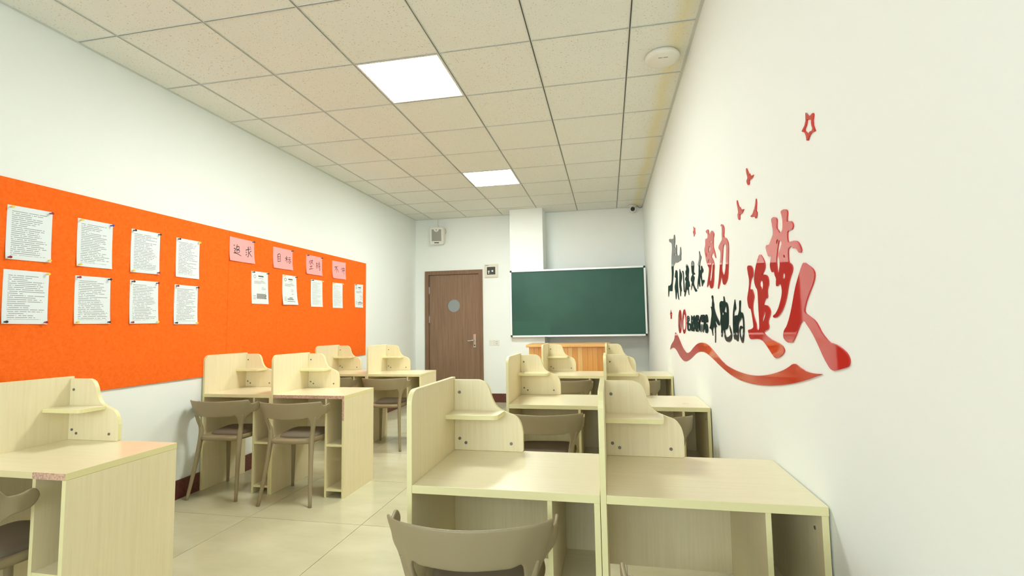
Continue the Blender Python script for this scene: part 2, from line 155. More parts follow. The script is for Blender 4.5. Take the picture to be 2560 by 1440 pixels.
def wood(name, scale, stops, rough=0.42, coat=0.0):
    m = mat(name, (0.8, 0.7, 0.5), rough, 0.4, coat=coat)
    v = coords(m, scale)
    a = noise(m, v, 1.0, 6.0, 0.65)
    lk(m, ramp(m, a, stops), bsdf(m).inputs['Base Color'])
    return m
BIRCH = [(0.30, (0.745, 0.655, 0.420)), (0.50, (0.780, 0.695, 0.460)), (0.72, (0.810, 0.732, 0.500))]
wood('birch_upright', (90, 90, 3.0), BIRCH)
wood('birch_flat', (3.0, 90, 90), [(p, (c[0] * 1.02, c[1] * 1.03, c[2] * 1.06)) for p, c in BIRCH], 0.30, 0.45)
bsdf(MATS['birch_flat']).inputs['Coat Roughness'].default_value = 0.22
mat('birch_edge', (0.755, 0.70, 0.38), 0.4)
m = mat('chipboard', (0.55, 0.36, 0.26), 0.85)
lk(m, ramp(m, noise(m, coords(m, (130, 130, 130)), 1, 3), [(0.35, (0.40, 0.23, 0.15)), (0.6, (0.66, 0.46, 0.34))]), bsdf(m).inputs['Base Color'])
mat('screw_head', (0.17, 0.16, 0.14), 0.4, metal=0.4)
m = mat('wall_paint', (0.835, 0.872, 0.85), 0.75, 0.25)
bump(m, noise(m, coords(m, (60, 60, 60), rnd=False), 1, 3), 0.03)
m = mat('ceiling_tile', (0.70, 0.665, 0.56), 0.9, 0.1)
v1 = noise(m, coords(m, (105, 105, 105)), 1, 2, 0.5)
pit = ramp(m, v1, [(0.29, (0.46, 0.42, 0.35)), (0.36, (0.79, 0.80, 0.75))])
lk(m, pit, bsdf(m).inputs['Base Color'])
bump(m, v1, 0.25, 0.002)
m = mat('yellow_band_tile', (0.70, 0.665, 0.56), 0.9, 0.1)  # tile with a wavy yellow band running beside the right wall
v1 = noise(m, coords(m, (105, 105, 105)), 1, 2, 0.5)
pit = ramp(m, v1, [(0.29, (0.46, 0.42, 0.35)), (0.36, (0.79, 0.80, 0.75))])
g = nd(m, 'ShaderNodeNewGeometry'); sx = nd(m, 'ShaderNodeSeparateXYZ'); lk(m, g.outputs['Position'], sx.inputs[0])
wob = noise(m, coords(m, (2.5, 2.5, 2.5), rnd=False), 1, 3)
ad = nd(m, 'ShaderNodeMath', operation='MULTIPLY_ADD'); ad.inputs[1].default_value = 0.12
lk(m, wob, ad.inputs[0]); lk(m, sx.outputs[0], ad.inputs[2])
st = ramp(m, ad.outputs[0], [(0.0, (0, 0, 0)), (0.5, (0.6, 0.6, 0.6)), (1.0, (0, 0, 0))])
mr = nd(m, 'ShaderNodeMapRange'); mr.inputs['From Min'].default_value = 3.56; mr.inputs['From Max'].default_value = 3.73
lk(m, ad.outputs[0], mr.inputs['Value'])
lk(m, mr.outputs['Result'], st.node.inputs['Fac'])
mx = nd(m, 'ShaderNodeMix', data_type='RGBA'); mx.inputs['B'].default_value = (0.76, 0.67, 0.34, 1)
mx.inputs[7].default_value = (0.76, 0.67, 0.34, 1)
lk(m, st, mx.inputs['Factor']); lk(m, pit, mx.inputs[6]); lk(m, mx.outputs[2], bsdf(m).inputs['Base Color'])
mat('tee_metal', (0.60, 0.62, 0.58), 0.45, metal=0.0)
mat('tee_slot', (0.05, 0.05, 0.045), 0.7)
m = mat('floor_tile', (0.66, 0.60, 0.43), 0.11, 0.5)
v = noise(m, coords(m, (2.2, 5.5, 3)), 1, 5, 0.6)
lk(m, ramp(m, v, [(0.3, (0.50, 0.475, 0.315)), (0.7, (0.59, 0.565, 0.395))]), bsdf(m).inputs['Base Color'])
mat('grout', (0.22, 0.20, 0.16), 0.8)
m = mat('baseboard', (0.13, 0.035, 0.028), 0.3)
lk(m, ramp(m, noise(m, coords(m, (50, 50, 50)), 1, 4), [(0.35, (0.085, 0.022, 0.018)), (0.7, (0.17, 0.05, 0.04))]), bsdf(m).inputs['Base Color'])
m = mat('orange_felt', (0.95, 0.16, 0.015), 0.95, 0.1)
v = noise(m, coords(m, (55, 55, 55)), 1, 6, 0.7)
lk(m, ramp(m, v, [(0.3, (0.86, 0.125, 0.010)), (0.7, (0.97, 0.175, 0.022))]), bsdf(m).inputs['Base Color'])
bump(m, v, 0.25, 0.002)
wood('door_wood', (45, 45, 1.6), [(0.3, (0.19, 0.112, 0.068)), (0.55, (0.245, 0.152, 0.095)), (0.75, (0.295, 0.19, 0.122))], 0.4)
wood('door_frame_wood', (45, 45, 1.6), [(0.3, (0.175, 0.098, 0.055)), (0.7, (0.245, 0.145, 0.085))], 0.38)
mat('frosted_glass', (0.26, 0.30, 0.31), 0.35, 0.6)
mat('steel', (0.62, 0.62, 0.60), 0.25, metal=0.9)
mat('aluminium', (0.80, 0.80, 0.78), 0.35, metal=0.35)
m = mat('chalkboard', (0.012, 0.075, 0.05), 0.45, 0.4)
lk(m, ramp(m, noise(m, coords(m, (1.3, 1.3, 1.3)), 1, 5), [(0.3, (0.012, 0.065, 0.045)), (0.75, (0.022, 0.092, 0.066))]), bsdf(m).inputs['Base Color'])
mat('chalkboard_patch', (0.007, 0.080, 0.052), 0.42)
mat('black_plastic', (0.015, 0.015, 0.015), 0.35)
mat('white_plastic', (0.78, 0.77, 0.70), 0.4)
mat('cream_plastic', (0.68, 0.65, 0.53), 0.45)
mat('grey_grille', (0.34, 0.34, 0.30), 0.8)
mat('dark_window', (0.06, 0.065, 0.06), 0.12, 0.6)
m = mat('chair_plastic', (0.295, 0.242, 0.140), 0.42, 0.4)
mat('chair_pad', (0.175, 0.142, 0.100), 0.6)
mat('red_acrylic', (0.56, 0.006, 0.006), 0.03, 0.85)
mat('black_acrylic', (0.012, 0.012, 0.012), 0.05, 0.45)
for i, c in enumerate([(0.74, 0.36, 0.10), (0.80, 0.43, 0.14), (0.68, 0.30, 0.075), (0.83, 0.50, 0.20)]):
    wood('podium_wood_%d' % i, (60, 60, 2.0), [(0.3, tuple(x * 0.88 for x in c)), (0.7, c)], 0.35)
mat('handwriting_ink', (0.02, 0.018, 0.02), 0.6)
mat('print_ink', (0.09, 0.09, 0.09), 0.7)
mat('print_grey', (0.30, 0.30, 0.30), 0.7)
mat('pink_paper', (0.93, 0.40, 0.40), 0.75, 0.2)
for n, c in dict(yellow=(0.8, 0.6, 0.1), black=(0.02, 0.02, 0.03), red=(0.25, 0.02, 0.03), blue=(0.03, 0.04, 0.35)).items():
    mat('pin_' + n, c, 0.3)
def text_paper(name, lines, heavy):
    m = mat(name, (0.74, 0.80, 0.83), 0.75, 0.2)
    uv = nd(m, 'ShaderNodeTexCoord'); sp = nd(m, 'ShaderNodeSeparateXYZ'); lk(m, uv.outputs['UV'], sp.inputs[0])
    def M(op, a, b=None, c=None):
        n = nd(m, 'ShaderNodeMath', operation=op)
        for i, x in enumerate((a, b, c)):
            if x is None: continue
            if isinstance(x, (int, float)): n.inputs[i].default_value = x
            else: lk(m, x, n.inputs[i])
        return n.outputs[0]
    oi = nd(m, 'ShaderNodeObjectInfo')
    u, w = sp.outputs[0], sp.outputs[1]
    row = M('MULTIPLY', w, lines); ri = M('FLOOR', row); rf = M('FRACT', row)
    seed = M('MULTIPLY', oi.outputs['Random'], 91.0)
    wn = nd(m, 'ShaderNodeTexWhiteNoise', noise_dimensions='2D')
    cb = nd(m, 'ShaderNodeCombineXYZ'); lk(m, M('FLOOR', M('MULTIPLY', u, 46.0)), cb.inputs[0]); lk(m, M('ADD', ri, seed), cb.inputs[1]); lk(m, cb.outputs[0], wn.inputs['Vector'])
    wl = nd(m, 'ShaderNodeTexWhiteNoise', noise_dimensions='1D'); lk(m, M('ADD', M('MULTIPLY', ri, 3.7), seed), wl.inputs['W'])
    length = M('MULTIPLY_ADD', M('POWER', wl.outputs['Value'], 0.35), 0.62, 0.30)
    ink = M('MULTIPLY', M('LESS_THAN', rf, 0.36), M('GREATER_THAN', wn.outputs['Value'], 0.12))
    ink = M('MULTIPLY', ink, M('LESS_THAN', u, length)); ink = M('MULTIPLY', ink, M('GREATER_THAN', u, 0.10))
    ink = M('MULTIPLY', ink, M('GREATER_THAN', w, 0.08)); ink = M('MULTIPLY', ink, M('LESS_THAN', w, 0.92))
    ink = M('MULTIPLY', ink, heavy)
    mx = nd(m, 'ShaderNodeMix', data_type='RGBA'); mx.inputs[6].default_value = (0.74, 0.80, 0.83, 1); mx.inputs[7].default_value = (0.06, 0.06, 0.07, 1)
    lk(m, ink, mx.inputs[0]); lk(m, mx.outputs[2], bsdf(m).inputs['Base Color'])
text_paper('text_paper', 27.0, 0.62)
text_paper('small_text_paper', 36.0, 0.40)
mat('plain_paper', (0.74, 0.80, 0.83), 0.75, 0.2)
m = mat('lamp_glow', (1, 1, 1), 0.5)
bsdf(m).inputs['Emission Color'].default_value = PANEL_COLOR
bsdf(m).inputs['Emission Strength'].default_value = PANEL_STRENGTH
m = bpy.data.materials.new('window_glass'); m.use_nodes = True; MATS['window_glass'] = m
m.node_tree.nodes.remove(bsdf(m))
tr = nd(m, 'ShaderNodeBsdfTransparent'); gl = nd(m, 'ShaderNodeBsdfGlossy'); gl.inputs['Roughness'].default_value = 0.02
mxs = nd(m, 'ShaderNodeMixShader'); mxs.inputs[0].default_value = 0.08
lk(m, tr.outputs[0], mxs.inputs[1]); lk(m, gl.outputs[0], mxs.inputs[2])
lk(m, mxs.outputs[0], m.node_tree.nodes['Material Output'].inputs['Surface'])

# ---------------------------------------------------------------- builders
def mesh_obj(name, verts, faces, material, parent=None, smooth=False, loc=(0, 0, 0)):
    me = bpy.data.meshes.new(name)
    me.from_pydata(verts, [], faces)
    me.materials.append(MATS[material])
    if smooth:
        for p in me.polygons: p.use_smooth = True
    return link(name, me, parent, loc)
def link(name, me, parent=None, loc=(0, 0, 0)):
    o = bpy.data.objects.new(name, me); COL.objects.link(o)
    o.location = loc
    if parent is not None: o.parent = parent
    return o
def tag(o, label, cat, group=None):
    o['label'] = label; o['category'] = cat
    if group: o['group'] = group
    return o
def struct(o): o['kind'] = 'structure'; return o
def empty(name, loc=(0, 0, 0), rz=0.0):
    o = bpy.data.objects.new(name, None); COL.objects.link(o)
    o.location = loc; o.rotation_euler = (0, 0, rz); o.empty_display_size = 0.1
    return o
def box_vf(x0, y0, z0, x1, y1, z1):
    v = [(x0, y0, z0), (x1, y0, z0), (x1, y1, z0), (x0, y1, z0), (x0, y0, z1), (x1, y0, z1), (x1, y1, z1), (x0, y1, z1)]
    f = [(0, 3, 2, 1), (4, 5, 6, 7), (0, 1, 5, 4), (1, 2, 6, 5), (2, 3, 7, 6), (3, 0, 4, 7)]
    return v, f
def box(name, x0, y0, z0, x1, y1, z1, material, parent=None, bevel=0.0):
    v, f = box_vf(x0, y0, z0, x1, y1, z1)
    o = mesh_obj(name, v, f, material, parent)
    if bevel: bevel_mesh(o.data, bevel)
    return o
def boxes(name, lst, material, parent=None):
    V, Fc = [], []
    for b in lst:
        v, f = box_vf(*b); n = len(V); V += v; Fc += [tuple(i + n for i in q) for q in f]
    return mesh_obj(name, V, Fc, material, parent)
def bevel_mesh(me, w, seg=2):
    bm = bmesh.new(); bm.from_mesh(me)
    bmesh.ops.bevel(bm, geom=bm.edges[:], offset=w, segments=seg, affect='EDGES', profile=0.5)
    bm.to_mesh(me); bm.free()
def prism(name, pts, axis, a0, a1, material, parent=None, bevel=0.0):
    """extrude a 2-D outline along an axis; pts are (x,z) for axis y, (y,z) for axis x, (x,y) for axis z"""
    def p3(p, a):
        return {'x': (a, p[0], p[1]), 'y': (p[0], a, p[1]), 'z': (p[0], p[1], a)}[axis]
    n = len(pts)
    V = [p3(p, a0) for p in pts] + [p3(p, a1) for p in pts]
    Fc = [tuple(range(n)), tuple(range(2 * n - 1, n - 1, -1))] + [(i, i + n, (i + 1) % n + n, (i + 1) % n) for i in range(n)]
    o = mesh_obj(name, V, Fc, material, parent)
    bm = bmesh.new(); bm.from_mesh(o.data); bmesh.ops.recalc_face_normals(bm, faces=bm.faces[:]); bm.to_mesh(o.data); bm.free()
    if bevel:
        bm = bmesh.new(); bm.from_mesh(o.data)
        ed = [e for e in bm.edges if len(e.link_faces) == 2 and max(len(fc.verts) for fc in e.link_faces) > 4 or len(pts) <= 4]
        bmesh.ops.bevel(bm, geom=ed, offset=bevel, segments=2, affect='EDGES', profile=0.5)
        bm.to_mesh(o.data); bm.free()
    return o
def arc(cx, cy, r, a0, a1, n=6):
    return [(cx + r * math.cos(math.radians(a0 + (a1 - a0) * i / n)), cy + r * math.sin(math.radians(a0 + (a1 - a0) * i / n))) for i in range(n + 1)]
def lathe(name, prof, material, parent=None, n=28, axis='z', loc=(0, 0, 0)):
    """prof: (radius, height) list"""
    V, Fc = [], []
    for r, h in prof:
        for i in range(n):
            a = 2 * math.pi * i / n; c, s = r * math.cos(a), r * math.sin(a)
            V.append({'z': (c, s, h), 'y': (c, h, s), 'x': (h, c, s)}[axis])
    for k in range(len(prof) - 1):
        for i in range(n):
            Fc.append((k * n + i, k * n + (i + 1) % n, (k + 1) * n + (i + 1) % n, (k + 1) * n + i))
    Fc.append(tuple(range(n))); Fc.append(tuple(range(len(V) - n, len(V))))
    o = mesh_obj(name, V, Fc, material, parent, True, loc)
    for p in o.data.polygons:
        if len(p.vertices) > 4: p.use_smooth = False
    bm = bmesh.new(); bm.from_mesh(o.data); bmesh.ops.recalc_face_normals(bm, faces=bm.faces[:]); bm.to_mesh(o.data); bm.free()
    return o
def tube_vf(path, secs, n=12):
    """sweep an ellipse along a path; secs: (half-size across, half-size along-depth); frames kept upright"""
    V, Fc = [], []
    m_ = len(path)
    for i, p in enumerate(path):
        p = Vector(p)
        t = (Vector(path[min(i + 1, m_ - 1)]) - Vector(path[max(i - 1, 0)])).normalized()
        ref = Vector((1, 0, 0)) if abs(t.x) < 0.9 else Vector((0, 0, 1))
        b = t.cross(ref).normalized(); a = b.cross(t).normalized()
        sa, sb = secs[i]
        for k in range(n):
            w = 2 * math.pi * k / n
            V.append(tuple(p + a * (sa * math.cos(w)) + b * (sb * math.sin(w))))
    for i in range(m_ - 1):
        for k in range(n):
            Fc.append((i * n + k, i * n + (k + 1) % n, (i + 1) * n + (k + 1) % n, (i + 1) * n + k))
    Fc.append(tuple(range(n - 1, -1, -1))); Fc.append(tuple(range((m_ - 1) * n, m_ * n)))
    return V, Fc
def fix_normals(me):
    bm = bmesh.new(); bm.from_mesh(me); bmesh.ops.recalc_face_normals(bm, faces=bm.faces[:]); bm.to_mesh(me); bm.free()
def tube(name, path, secs, material, parent=None, n=12):
    V, Fc = tube_vf(path, secs, n)
    o = mesh_obj(name, V, Fc, material, parent, True); fix_normals(o.data)
    return o
def catmull(pts, n=6):
    out = []
    P = [pts[0]] + list(pts) + [pts[-1]]
    for i in range(1, len(P) - 2):
        for k in range(n):
            t = k / n; r = []
            for a, b, c, d in zip(P[i - 1], P[i], P[i + 1], P[i + 2]):
                r.append(0.5 * (2 * b + (c - a) * t + (2 * a - 5 * b + 4 * c - d) * t * t + (3 * b - a - 3 * c + d) * t ** 3))
            out.append(tuple(r))
    out.append(tuple(pts[-1]))
    return out
def copy_tree(o, parent=None):
    c = o.copy(); COL.objects.link(c)
    if parent is not None: c.parent = parent
    for ch in list(o.children): copy_tree(ch, c)
    return c

# ---------------------------------------------------------------- room shell
floor = struct(box('floor', 0, YREAR, -0.10, XR, YB, -0.0025, 'grout'))
tile_me = None
fx = [0.0] + [0.775 + 0.8 * k for k in range(4)] + [XR]
fy = [2.843 + 0.8 * k for k in range(-3, 6)] + [YB]
for i in range(len(fx) - 1):
    for j in range(len(fy) - 1):
        if fx[i + 1] - fx[i] < 0.05: continue
        box('floor_tile', fx[i] + 0.0018, fy[j] + 0.0018, -0.012, fx[i + 1] - 0.0018, fy[j + 1] - 0.0018, 0.0, 'floor_tile', floor)
box('floor_tile', 0, YREAR, -0.012, XR, fy[0] - 0.0018, 0.0, 'floor_tile', floor)
struct(box('wall_left', -0.12, YREAR - 0.12, -0.1, 0, YB + 0.12, 3.2, 'wall_paint'))
struct(box('wall_right', XR, YREAR - 0.12, -0.1, XR + 0.12, YB + 0.12, 3.2, 'wall_paint'))
DX0, DX1, DZ = 0.168, 1.150, 2.115
struct(boxes('wall_back', [(0, YB, -0.1, DX0, YB + 0.12, 3.2), (DX1, YB, -0.1, XR, YB + 0.12, 3.2), (DX0, YB, DZ, DX1, YB + 0.12, 3.2), (DX0, YB + 0.10, -0.1, DX1, YB + 0.12, DZ)], 'wall_paint'))
struct(box('wall_column', 1.68, 7.142, 0, 2.188, YB, HC, 'wall_paint'))
WX0, WX1, WZ0, WZ1 = 0.5, 3.2, 0.9, 2.55  # assumed rear window, out of view, added to supply cool daylight
struct(boxes('wall_rear', [(0, YREAR - 0.12, -0.1, WX0, YREAR, 3.2), (WX1, YREAR - 0.12, -0.1, XR, YREAR, 3.2), (WX0, YREAR - 0.12, -0.1, WX1, YREAR, WZ0), (WX0, YREAR - 0.12, WZ1, WX1, YREAR, 3.2)], 'wall_paint'))
win = struct(boxes('assumed_window', [(WX0, YREAR - 0.10, WZ0, WX1, YREAR - 0.04, WZ0 + 0.05), (WX0, YREAR - 0.10, WZ1 - 0.05, WX1, YREAR - 0.04, WZ1)] +
                   [(x - 0.025, YREAR - 0.10, WZ0 + 0.05, x + 0.025, YREAR - 0.04, WZ1 - 0.05) for x in (WX0 + 0.025, 1.4, 2.3, WX1 - 0.025)], 'white_plastic'))
for a, b in ((0.55, 1.375), (1.425, 2.275), (2.325, 3.15)):
    box('pane', a, YREAR - 0.075, WZ0 + 0.05, b, YREAR - 0.069, WZ1 - 0.05, 'window_glass', win)

# ceiling: slab, lay-in tiles, slotted tees
ceil = struct(box('ceiling', 0, YREAR, HC + 0.03, XR, YB, 3.2, 'ceiling_tile'))
cx = [0.0] + GX + [XR]
JR = range(-4, 9)
cy = [GY0 + 0.6 * j for j in JR] + [YB]
LIGHT_CELLS = {(3, j) for j in (1, 5)}
for i in range(len(cx) - 1):
    for n_, j in enumerate(JR):
        if (i, j) in LIGHT_CELLS: continue
        x0, x1, y0, y1 = cx[i], cx[i + 1], cy[n_], cy[n_ + 1]
        if i == 3 and j == 8: pass
        box('ceiling_tile', x0 + 0.004, y0 + 0.004, HC + 0.003, x1 - 0.004, y1 - 0.004, HC + 0.018, 'yellow_band_tile' if i == 6 else 'ceiling_tile', ceil)
box('ceiling_tile', 0, YREAR, HC + 0.003, XR, cy[0] - 0.004, HC + 0.018, 'ceiling_tile', ceil)
def tee(name, x0, y0, x1, y1, along, hw=0.0075, slot=0.0032):
    """slotted ceiling tee: two flanges and a recessed dark slot between them"""
    if along == 'y':
        r = boxes(name, [(x0 - hw, y0, HC - 0.001, x0 - slot, y1, HC + 0.008), (x0 + slot, y0, HC - 0.001, x0 + hw, y1, HC + 0.008)], 'tee_metal', ceil)
        box('slot', x0 - slot, y0, HC + 0.006, x0 + slot, y1, HC + 0.0105, 'tee_slot', r)
    else:
        r = boxes(name, [(x0, y0 - hw, HC - 0.0005, x1, y0 - slot, HC + 0.008), (x0, y0 + slot, HC - 0.0005, x1, y0 + hw, HC + 0.008)], 'tee_metal', ceil)
        box('slot', x0, y0 - slot, HC + 0.006, x1, y0 + slot, HC + 0.0105, 'tee_slot', r)
    return r
for x in GX:
    tee('main_tee', x, cy[0], x, YB, 'y')
for j in JR:
    y = GY0 + 0.6 * j
    for i in range(len(cx) - 1):
        a, b = cx[i] + (0.0075 if i else 0), cx[i + 1] - (0.0075 if i < len(cx) - 2 else 0)
        tee('cross_tee', a, y, b, y, 'x', 0.006, 0.0032)
trim = struct(boxes('trim_1', [(0, cy[0], HC - 0.001, 0.018, YB, HC + 0.003), (XR - 0.018, cy[0], HC - 0.001, XR, YB, HC + 0.003), (0.018, YB - 0.018, HC - 0.001, 1.68, YB, HC + 0.003), (2.188, YB - 0.018, HC - 0.001, XR - 0.018, YB, HC + 0.003)], 'tee_metal'))

# baseboards
BH = 0.135
struct(box('baseboard_left', 0, YREAR, 0, 0.012, YB, BH, 'baseboard'))
struct(box('baseboard_right', XR - 0.012, YREAR, 0, XR, YB, BH, 'baseboard'))
struct(boxes('baseboard_back', [(0.012, YB - 0.012, 0, DX0, YB, BH), (DX1, YB - 0.012, 0, 1.68, YB, BH), (1.668, 7.13, 0, 2.2, 7.142, BH), (1.668, 7.142, 0, 1.68, YB - 0.012, BH), (2.188, 7.142, 0, 2.2, YB - 0.012, BH), (2.2, YB - 0.012, 0, XR - 0.012, YB, BH)], 'baseboard'))

# ceiling light panels
for (i, j), lab in {(3, 1): 'square white ceiling light panel above the desks beneath the pink notes', (3, 5): 'square white ceiling light panel nearer the door and chalkboard'}.items():
    x0, x1 = cx[i] + 0.0085, cx[i + 1] - 0.0085
    y0 = GY0 + 0.6 * j + 0.008; y1 = y0 + 0.584
    r = tag(empty('ceiling_light', ((x0 + x1) / 2, (y0 + y1) / 2, HC)), lab, 'light', 'ceiling light panels')
    hx, hy = (x1 - x0) / 2, (y1 - y0) / 2; w = 0.012
    boxes('frame', [(-hx, -hy, -0.001, hx, -hy + w, 0.03), (-hx, hy - w, -0.001, hx, hy, 0.03), (-hx, -hy + w, -0.001, -hx + w, hy - w, 0.03), (hx - w, -hy + w, -0.001, hx, hy - w, 0.03)], 'white_plastic', r)
    box('diffuser', -hx + w, -hy + w, 0.002, hx - w, hy - w, 0.008, 'lamp_glow', r)

# ---------------------------------------------------------------- door
door = struct(boxes('door_1', [(DX0, YB - 0.02, 0, DX0 + 0.065, YB + 0.10, DZ - 0.065), (DX1 - 0.065, YB - 0.02, 0, DX1, YB + 0.10, DZ - 0.065), (DX0, YB - 0.02, DZ - 0.065, DX1, YB + 0.10, DZ)], 'door_frame_wood'))
PX, PZ, PR = 0.657, 1.54, 0.105
L0, L1, LT = DX0 + 0.069, DX1 - 0.069, DZ - 0.069
n = 32
ring = [(PX + PR * math.cos(2 * math.pi * k / n), PZ + PR * math.sin(2 * math.pi * k / n)) for k in range(n)]
def square_pt(k):
    a = 2 * math.pi * k / n; c, s = math.cos(a), math.sin(a); q = max(abs(c), abs(s))
    return (PX + 0.2 * c / q, PZ + 0.2 * s / q)
sq = [square_pt(k) for k in range(n)]
V, Fc = [], []
yf, yk = YB + 0.004, YB + 0.045
for y in (yf, yk):
    V += [(a, y, b) for a, b in ring] + [(a, y, b) for a, b in sq]
for k in range(n):
    k2 = (k + 1) % n
    Fc.append((k, k2, n + k2, n + k)); Fc.append((2 * n + k, 3 * n + k, 3 * n + k2, 2 * n + k2)); Fc.append((k, 2 * n + k, 2 * n + k2, k2))
for b in ((L0, yf, 0.008, L1, yk, PZ - 0.2), (L0, yf, PZ + 0.2, L1, yk, LT), (L0, yf, PZ - 0.2, PX - 0.2, yk, PZ + 0.2), (PX + 0.2, yf, PZ - 0.2, L1, yk, PZ + 0.2)):
    v, f = box_vf(*b); q = len(V); V += v; Fc += [tuple(t + q for t in u) for u in f]
leaf = mesh_obj('door_leaf', V, Fc, 'door_wood', door); fix_normals(leaf.data)
o = lathe('porthole_glass', [(PR, 0), (PR, 0.008)], 'frosted_glass', leaf, 32, 'y', (PX, YB + 0.02, PZ))
hd = box('handle', 0.985, YB - 0.006, 0.86, 1.028, YB + 0.004, 1.075, 'steel', leaf, 0.003)
tube('lever', [(1.006, YB - 0.006, 0.975), (1.006, YB - 0.045, 0.975), (0.985, YB - 0.055, 0.972), (0.93, YB - 0.052, 0.966), (0.89, YB - 0.05, 0.975)], [(0.011, 0.011), (0.011, 0.011), (0.010, 0.010), (0.009, 0.007), (0.008, 0.006)], 'steel', hd, 10)
lathe('keyhole', [(0.011, 0), (0.011, -0.004)], 'black_plastic', hd, 14, 'y', (1.006, YB - 0.006, 0.895))
for z in (1.80, 1.32, 0.3):
    box('hinge', L0 - 0.012, YB - 0.004, z - 0.055, L0 + 0.010, YB + 0.006, z + 0.055, 'steel', leaf)

# ---------------------------------------------------------------- chalkboard
BX0, BX1, BZ0, BZ1, BY = 1.682, 3.664, 1.030, 2.030, 7.095
cb = tag(empty('chalkboard', ((BX0 + BX1) / 2, BY, BZ0)), 'dark green chalkboard with silver frame mounted beside the wall column', 'chalkboard')
def C_(o): o.location = Vector(o.location) - cb.location; return o
C_(box('writing_surface', BX0 + 0.012, BY + 0.004, BZ0 + 0.012, BX1 - 0.012, BY + 0.030, BZ1 - 0.012, 'chalkboard', cb))
C_(box('magnetic_patch', BX0 + 0.02, BY + 0.002, BZ0 + 0.02, BX0 + 0.60, BY + 0.0045, BZ0 + 0.235, 'chalkboard_patch', cb))
C_(boxes('frame', [(BX0 + 0.03, BY - 0.012, BZ0, BX1 - 0.03, BY + 0.045, BZ0 + 0.024), (BX0 + 0.03, BY - 0.012, BZ1 - 0.024, BX1 - 0.03, BY + 0.045, BZ1), (BX0, BY - 0.012, BZ0 + 0.03, BX0 + 0.024, BY + 0.045, BZ1 - 0.03), (BX1 - 0.024, BY - 0.012, BZ0 + 0.03, BX1, BY + 0.045, BZ1 - 0.03)], 'aluminium', cb))
for a in (BX0, BX1 - 0.03):
    for b in (BZ0, BZ1 - 0.03):
        C_(box('corner_cap', a, BY - 0.014, b, a + 0.03, BY + 0.046, b + 0.03, 'black_plastic', cb, 0.004))
for z in (1.25, 1.8):
    C_(box('wall_bracket', BX1 - 0.30, BY + 0.030, z, BX1 - 0.26, YB, z + 0.03, 'steel', cb))

# ---------------------------------------------------------------- small wall and ceiling fittings
sp = tag(empty('wall_speaker', (0.405, YB - 0.01, 2.555)), 'small white wall loudspeaker with grey grille above the door', 'speaker')
sp.rotation_euler = (math.radians(8), math.radians(2), 0)
prism('cabinet', [(-0.10, 0.0), (0.10, 0.0), (0.115, 0.02), (0.115, 0.265), (0.10, 0.285), (-0.10, 0.285), (-0.115, 0.265), (-0.115, 0.02)], 'y', -0.085, -0.002, 'white_plastic', sp, 0.006)
box('grille', -0.082, -0.089, 0.055, 0.082, -0.084, 0.245, 'grey_grille', sp, 0.002)
prism('badge_arch', [(0.045 * math.cos(t * math.pi / 8 + math.pi), 0.250 + 0.045 * math.sin(t * math.pi / 8 + math.pi)) for t in range(9)], 'y', -0.0925, -0.086, 'white_plastic', sp)
prism('badge', [(-0.012, 0.245), (0.012, 0.245), (0, 0.222)], 'y', -0.094, -0.092, 'print_grey', sp)
box('name_plate', -0.040, -0.088, 0.022, 0.040, -0.0845, 0.036, 'black_plastic', sp)
box('wall_plate', -0.05, -0.004, 0.08, 0.05, 0.012, 0.2, 'cream_plastic', sp)
cp = catmull([(0.405, 7.47, HC), (0.408, 7.472, 2.93), (0.40, 7.474, 2.88), (0.43, 7.47, 2.845), (0.53, 7.47, 2.80), (0.545, 7.48, 2.75), (0.50, 7.485, 2.72)], 5)
tag(tube('speaker_cable', cp, [(0.004, 0.004)] * len(cp), 'cream_plastic', None, 8), 'thin pale cable hanging from the ceiling to the wall loudspeaker', 'cable')
mb = tag(empty('meter_box', (1.298, YB, 1.98)), 'cream framed meter box with dark window beside the door top', 'meter box')
boxes('housing', [(-0.108, -0.02, 0, 0.108, -0.001, 0.035), (-0.108, -0.02, 0.175, 0.108, -0.001, 0.21), (-0.108, -0.02, 0.035, -0.078, -0.001, 0.175), (0.078, -0.02, 0.035, 0.108, -0.001, 0.175)], 'cream_plastic', mb)
boxes('rim', [(-0.082, -0.026, 0.030, 0.082, -0.02, 0.042), (-0.082, -0.026, 0.168, 0.082, -0.02, 0.18), (-0.082, -0.026, 0.042, -0.070, -0.02, 0.168), (0.070, -0.026, 0.042, 0.082, -0.02, 0.168)], 'white_plastic', mb)
box('window', -0.078, -0.012, 0.035, 0.078, -0.004, 0.175, 'dark_window', mb)
for a, b, c, d in ((-0.055, 0.085, -0.028, 0.11), (0.005, 0.09, 0.032, 0.115), (-0.05, 0.06, -0.035, 0.08)):
    box('white_mark', a, -0.015, b, c, -0.011, d, 'white_plastic', mb)  # small white blocks on the dark window
box('name_label', -0.10, -0.0205, 0.188, -0.045, -0.0195, 0.20, 'print_grey', mb)
so = tag(empty('wall_socket', (1.328, YB, 0.89)), 'white double wall socket plate between the door and the column', 'socket')
box('plate', -0.082, -0.009, 0, 0.082, 0.0, 0.086, 'white_plastic', so, 0.003)
box('seam', -0.001, -0.0095, 0.002, 0.001, -0.0085, 0.084, 'print_grey', so)
for z in (0.058, 0.026):
    for x in (0.032, 0.050):
        box('pin_slot', x - 0.006, -0.0096, z - 0.003, x + 0.006, -0.0085, z + 0.003, 'black_plastic', so)
ca = tag(empty('dome_camera', (3.53, 7.36, HC - 0.001)), 'small white security camera with black lens in the ceiling corner', 'camera')
lathe('base', [(0.055, 0), (0.055, -0.02), (0.045, -0.026)], 'white_plastic', ca)
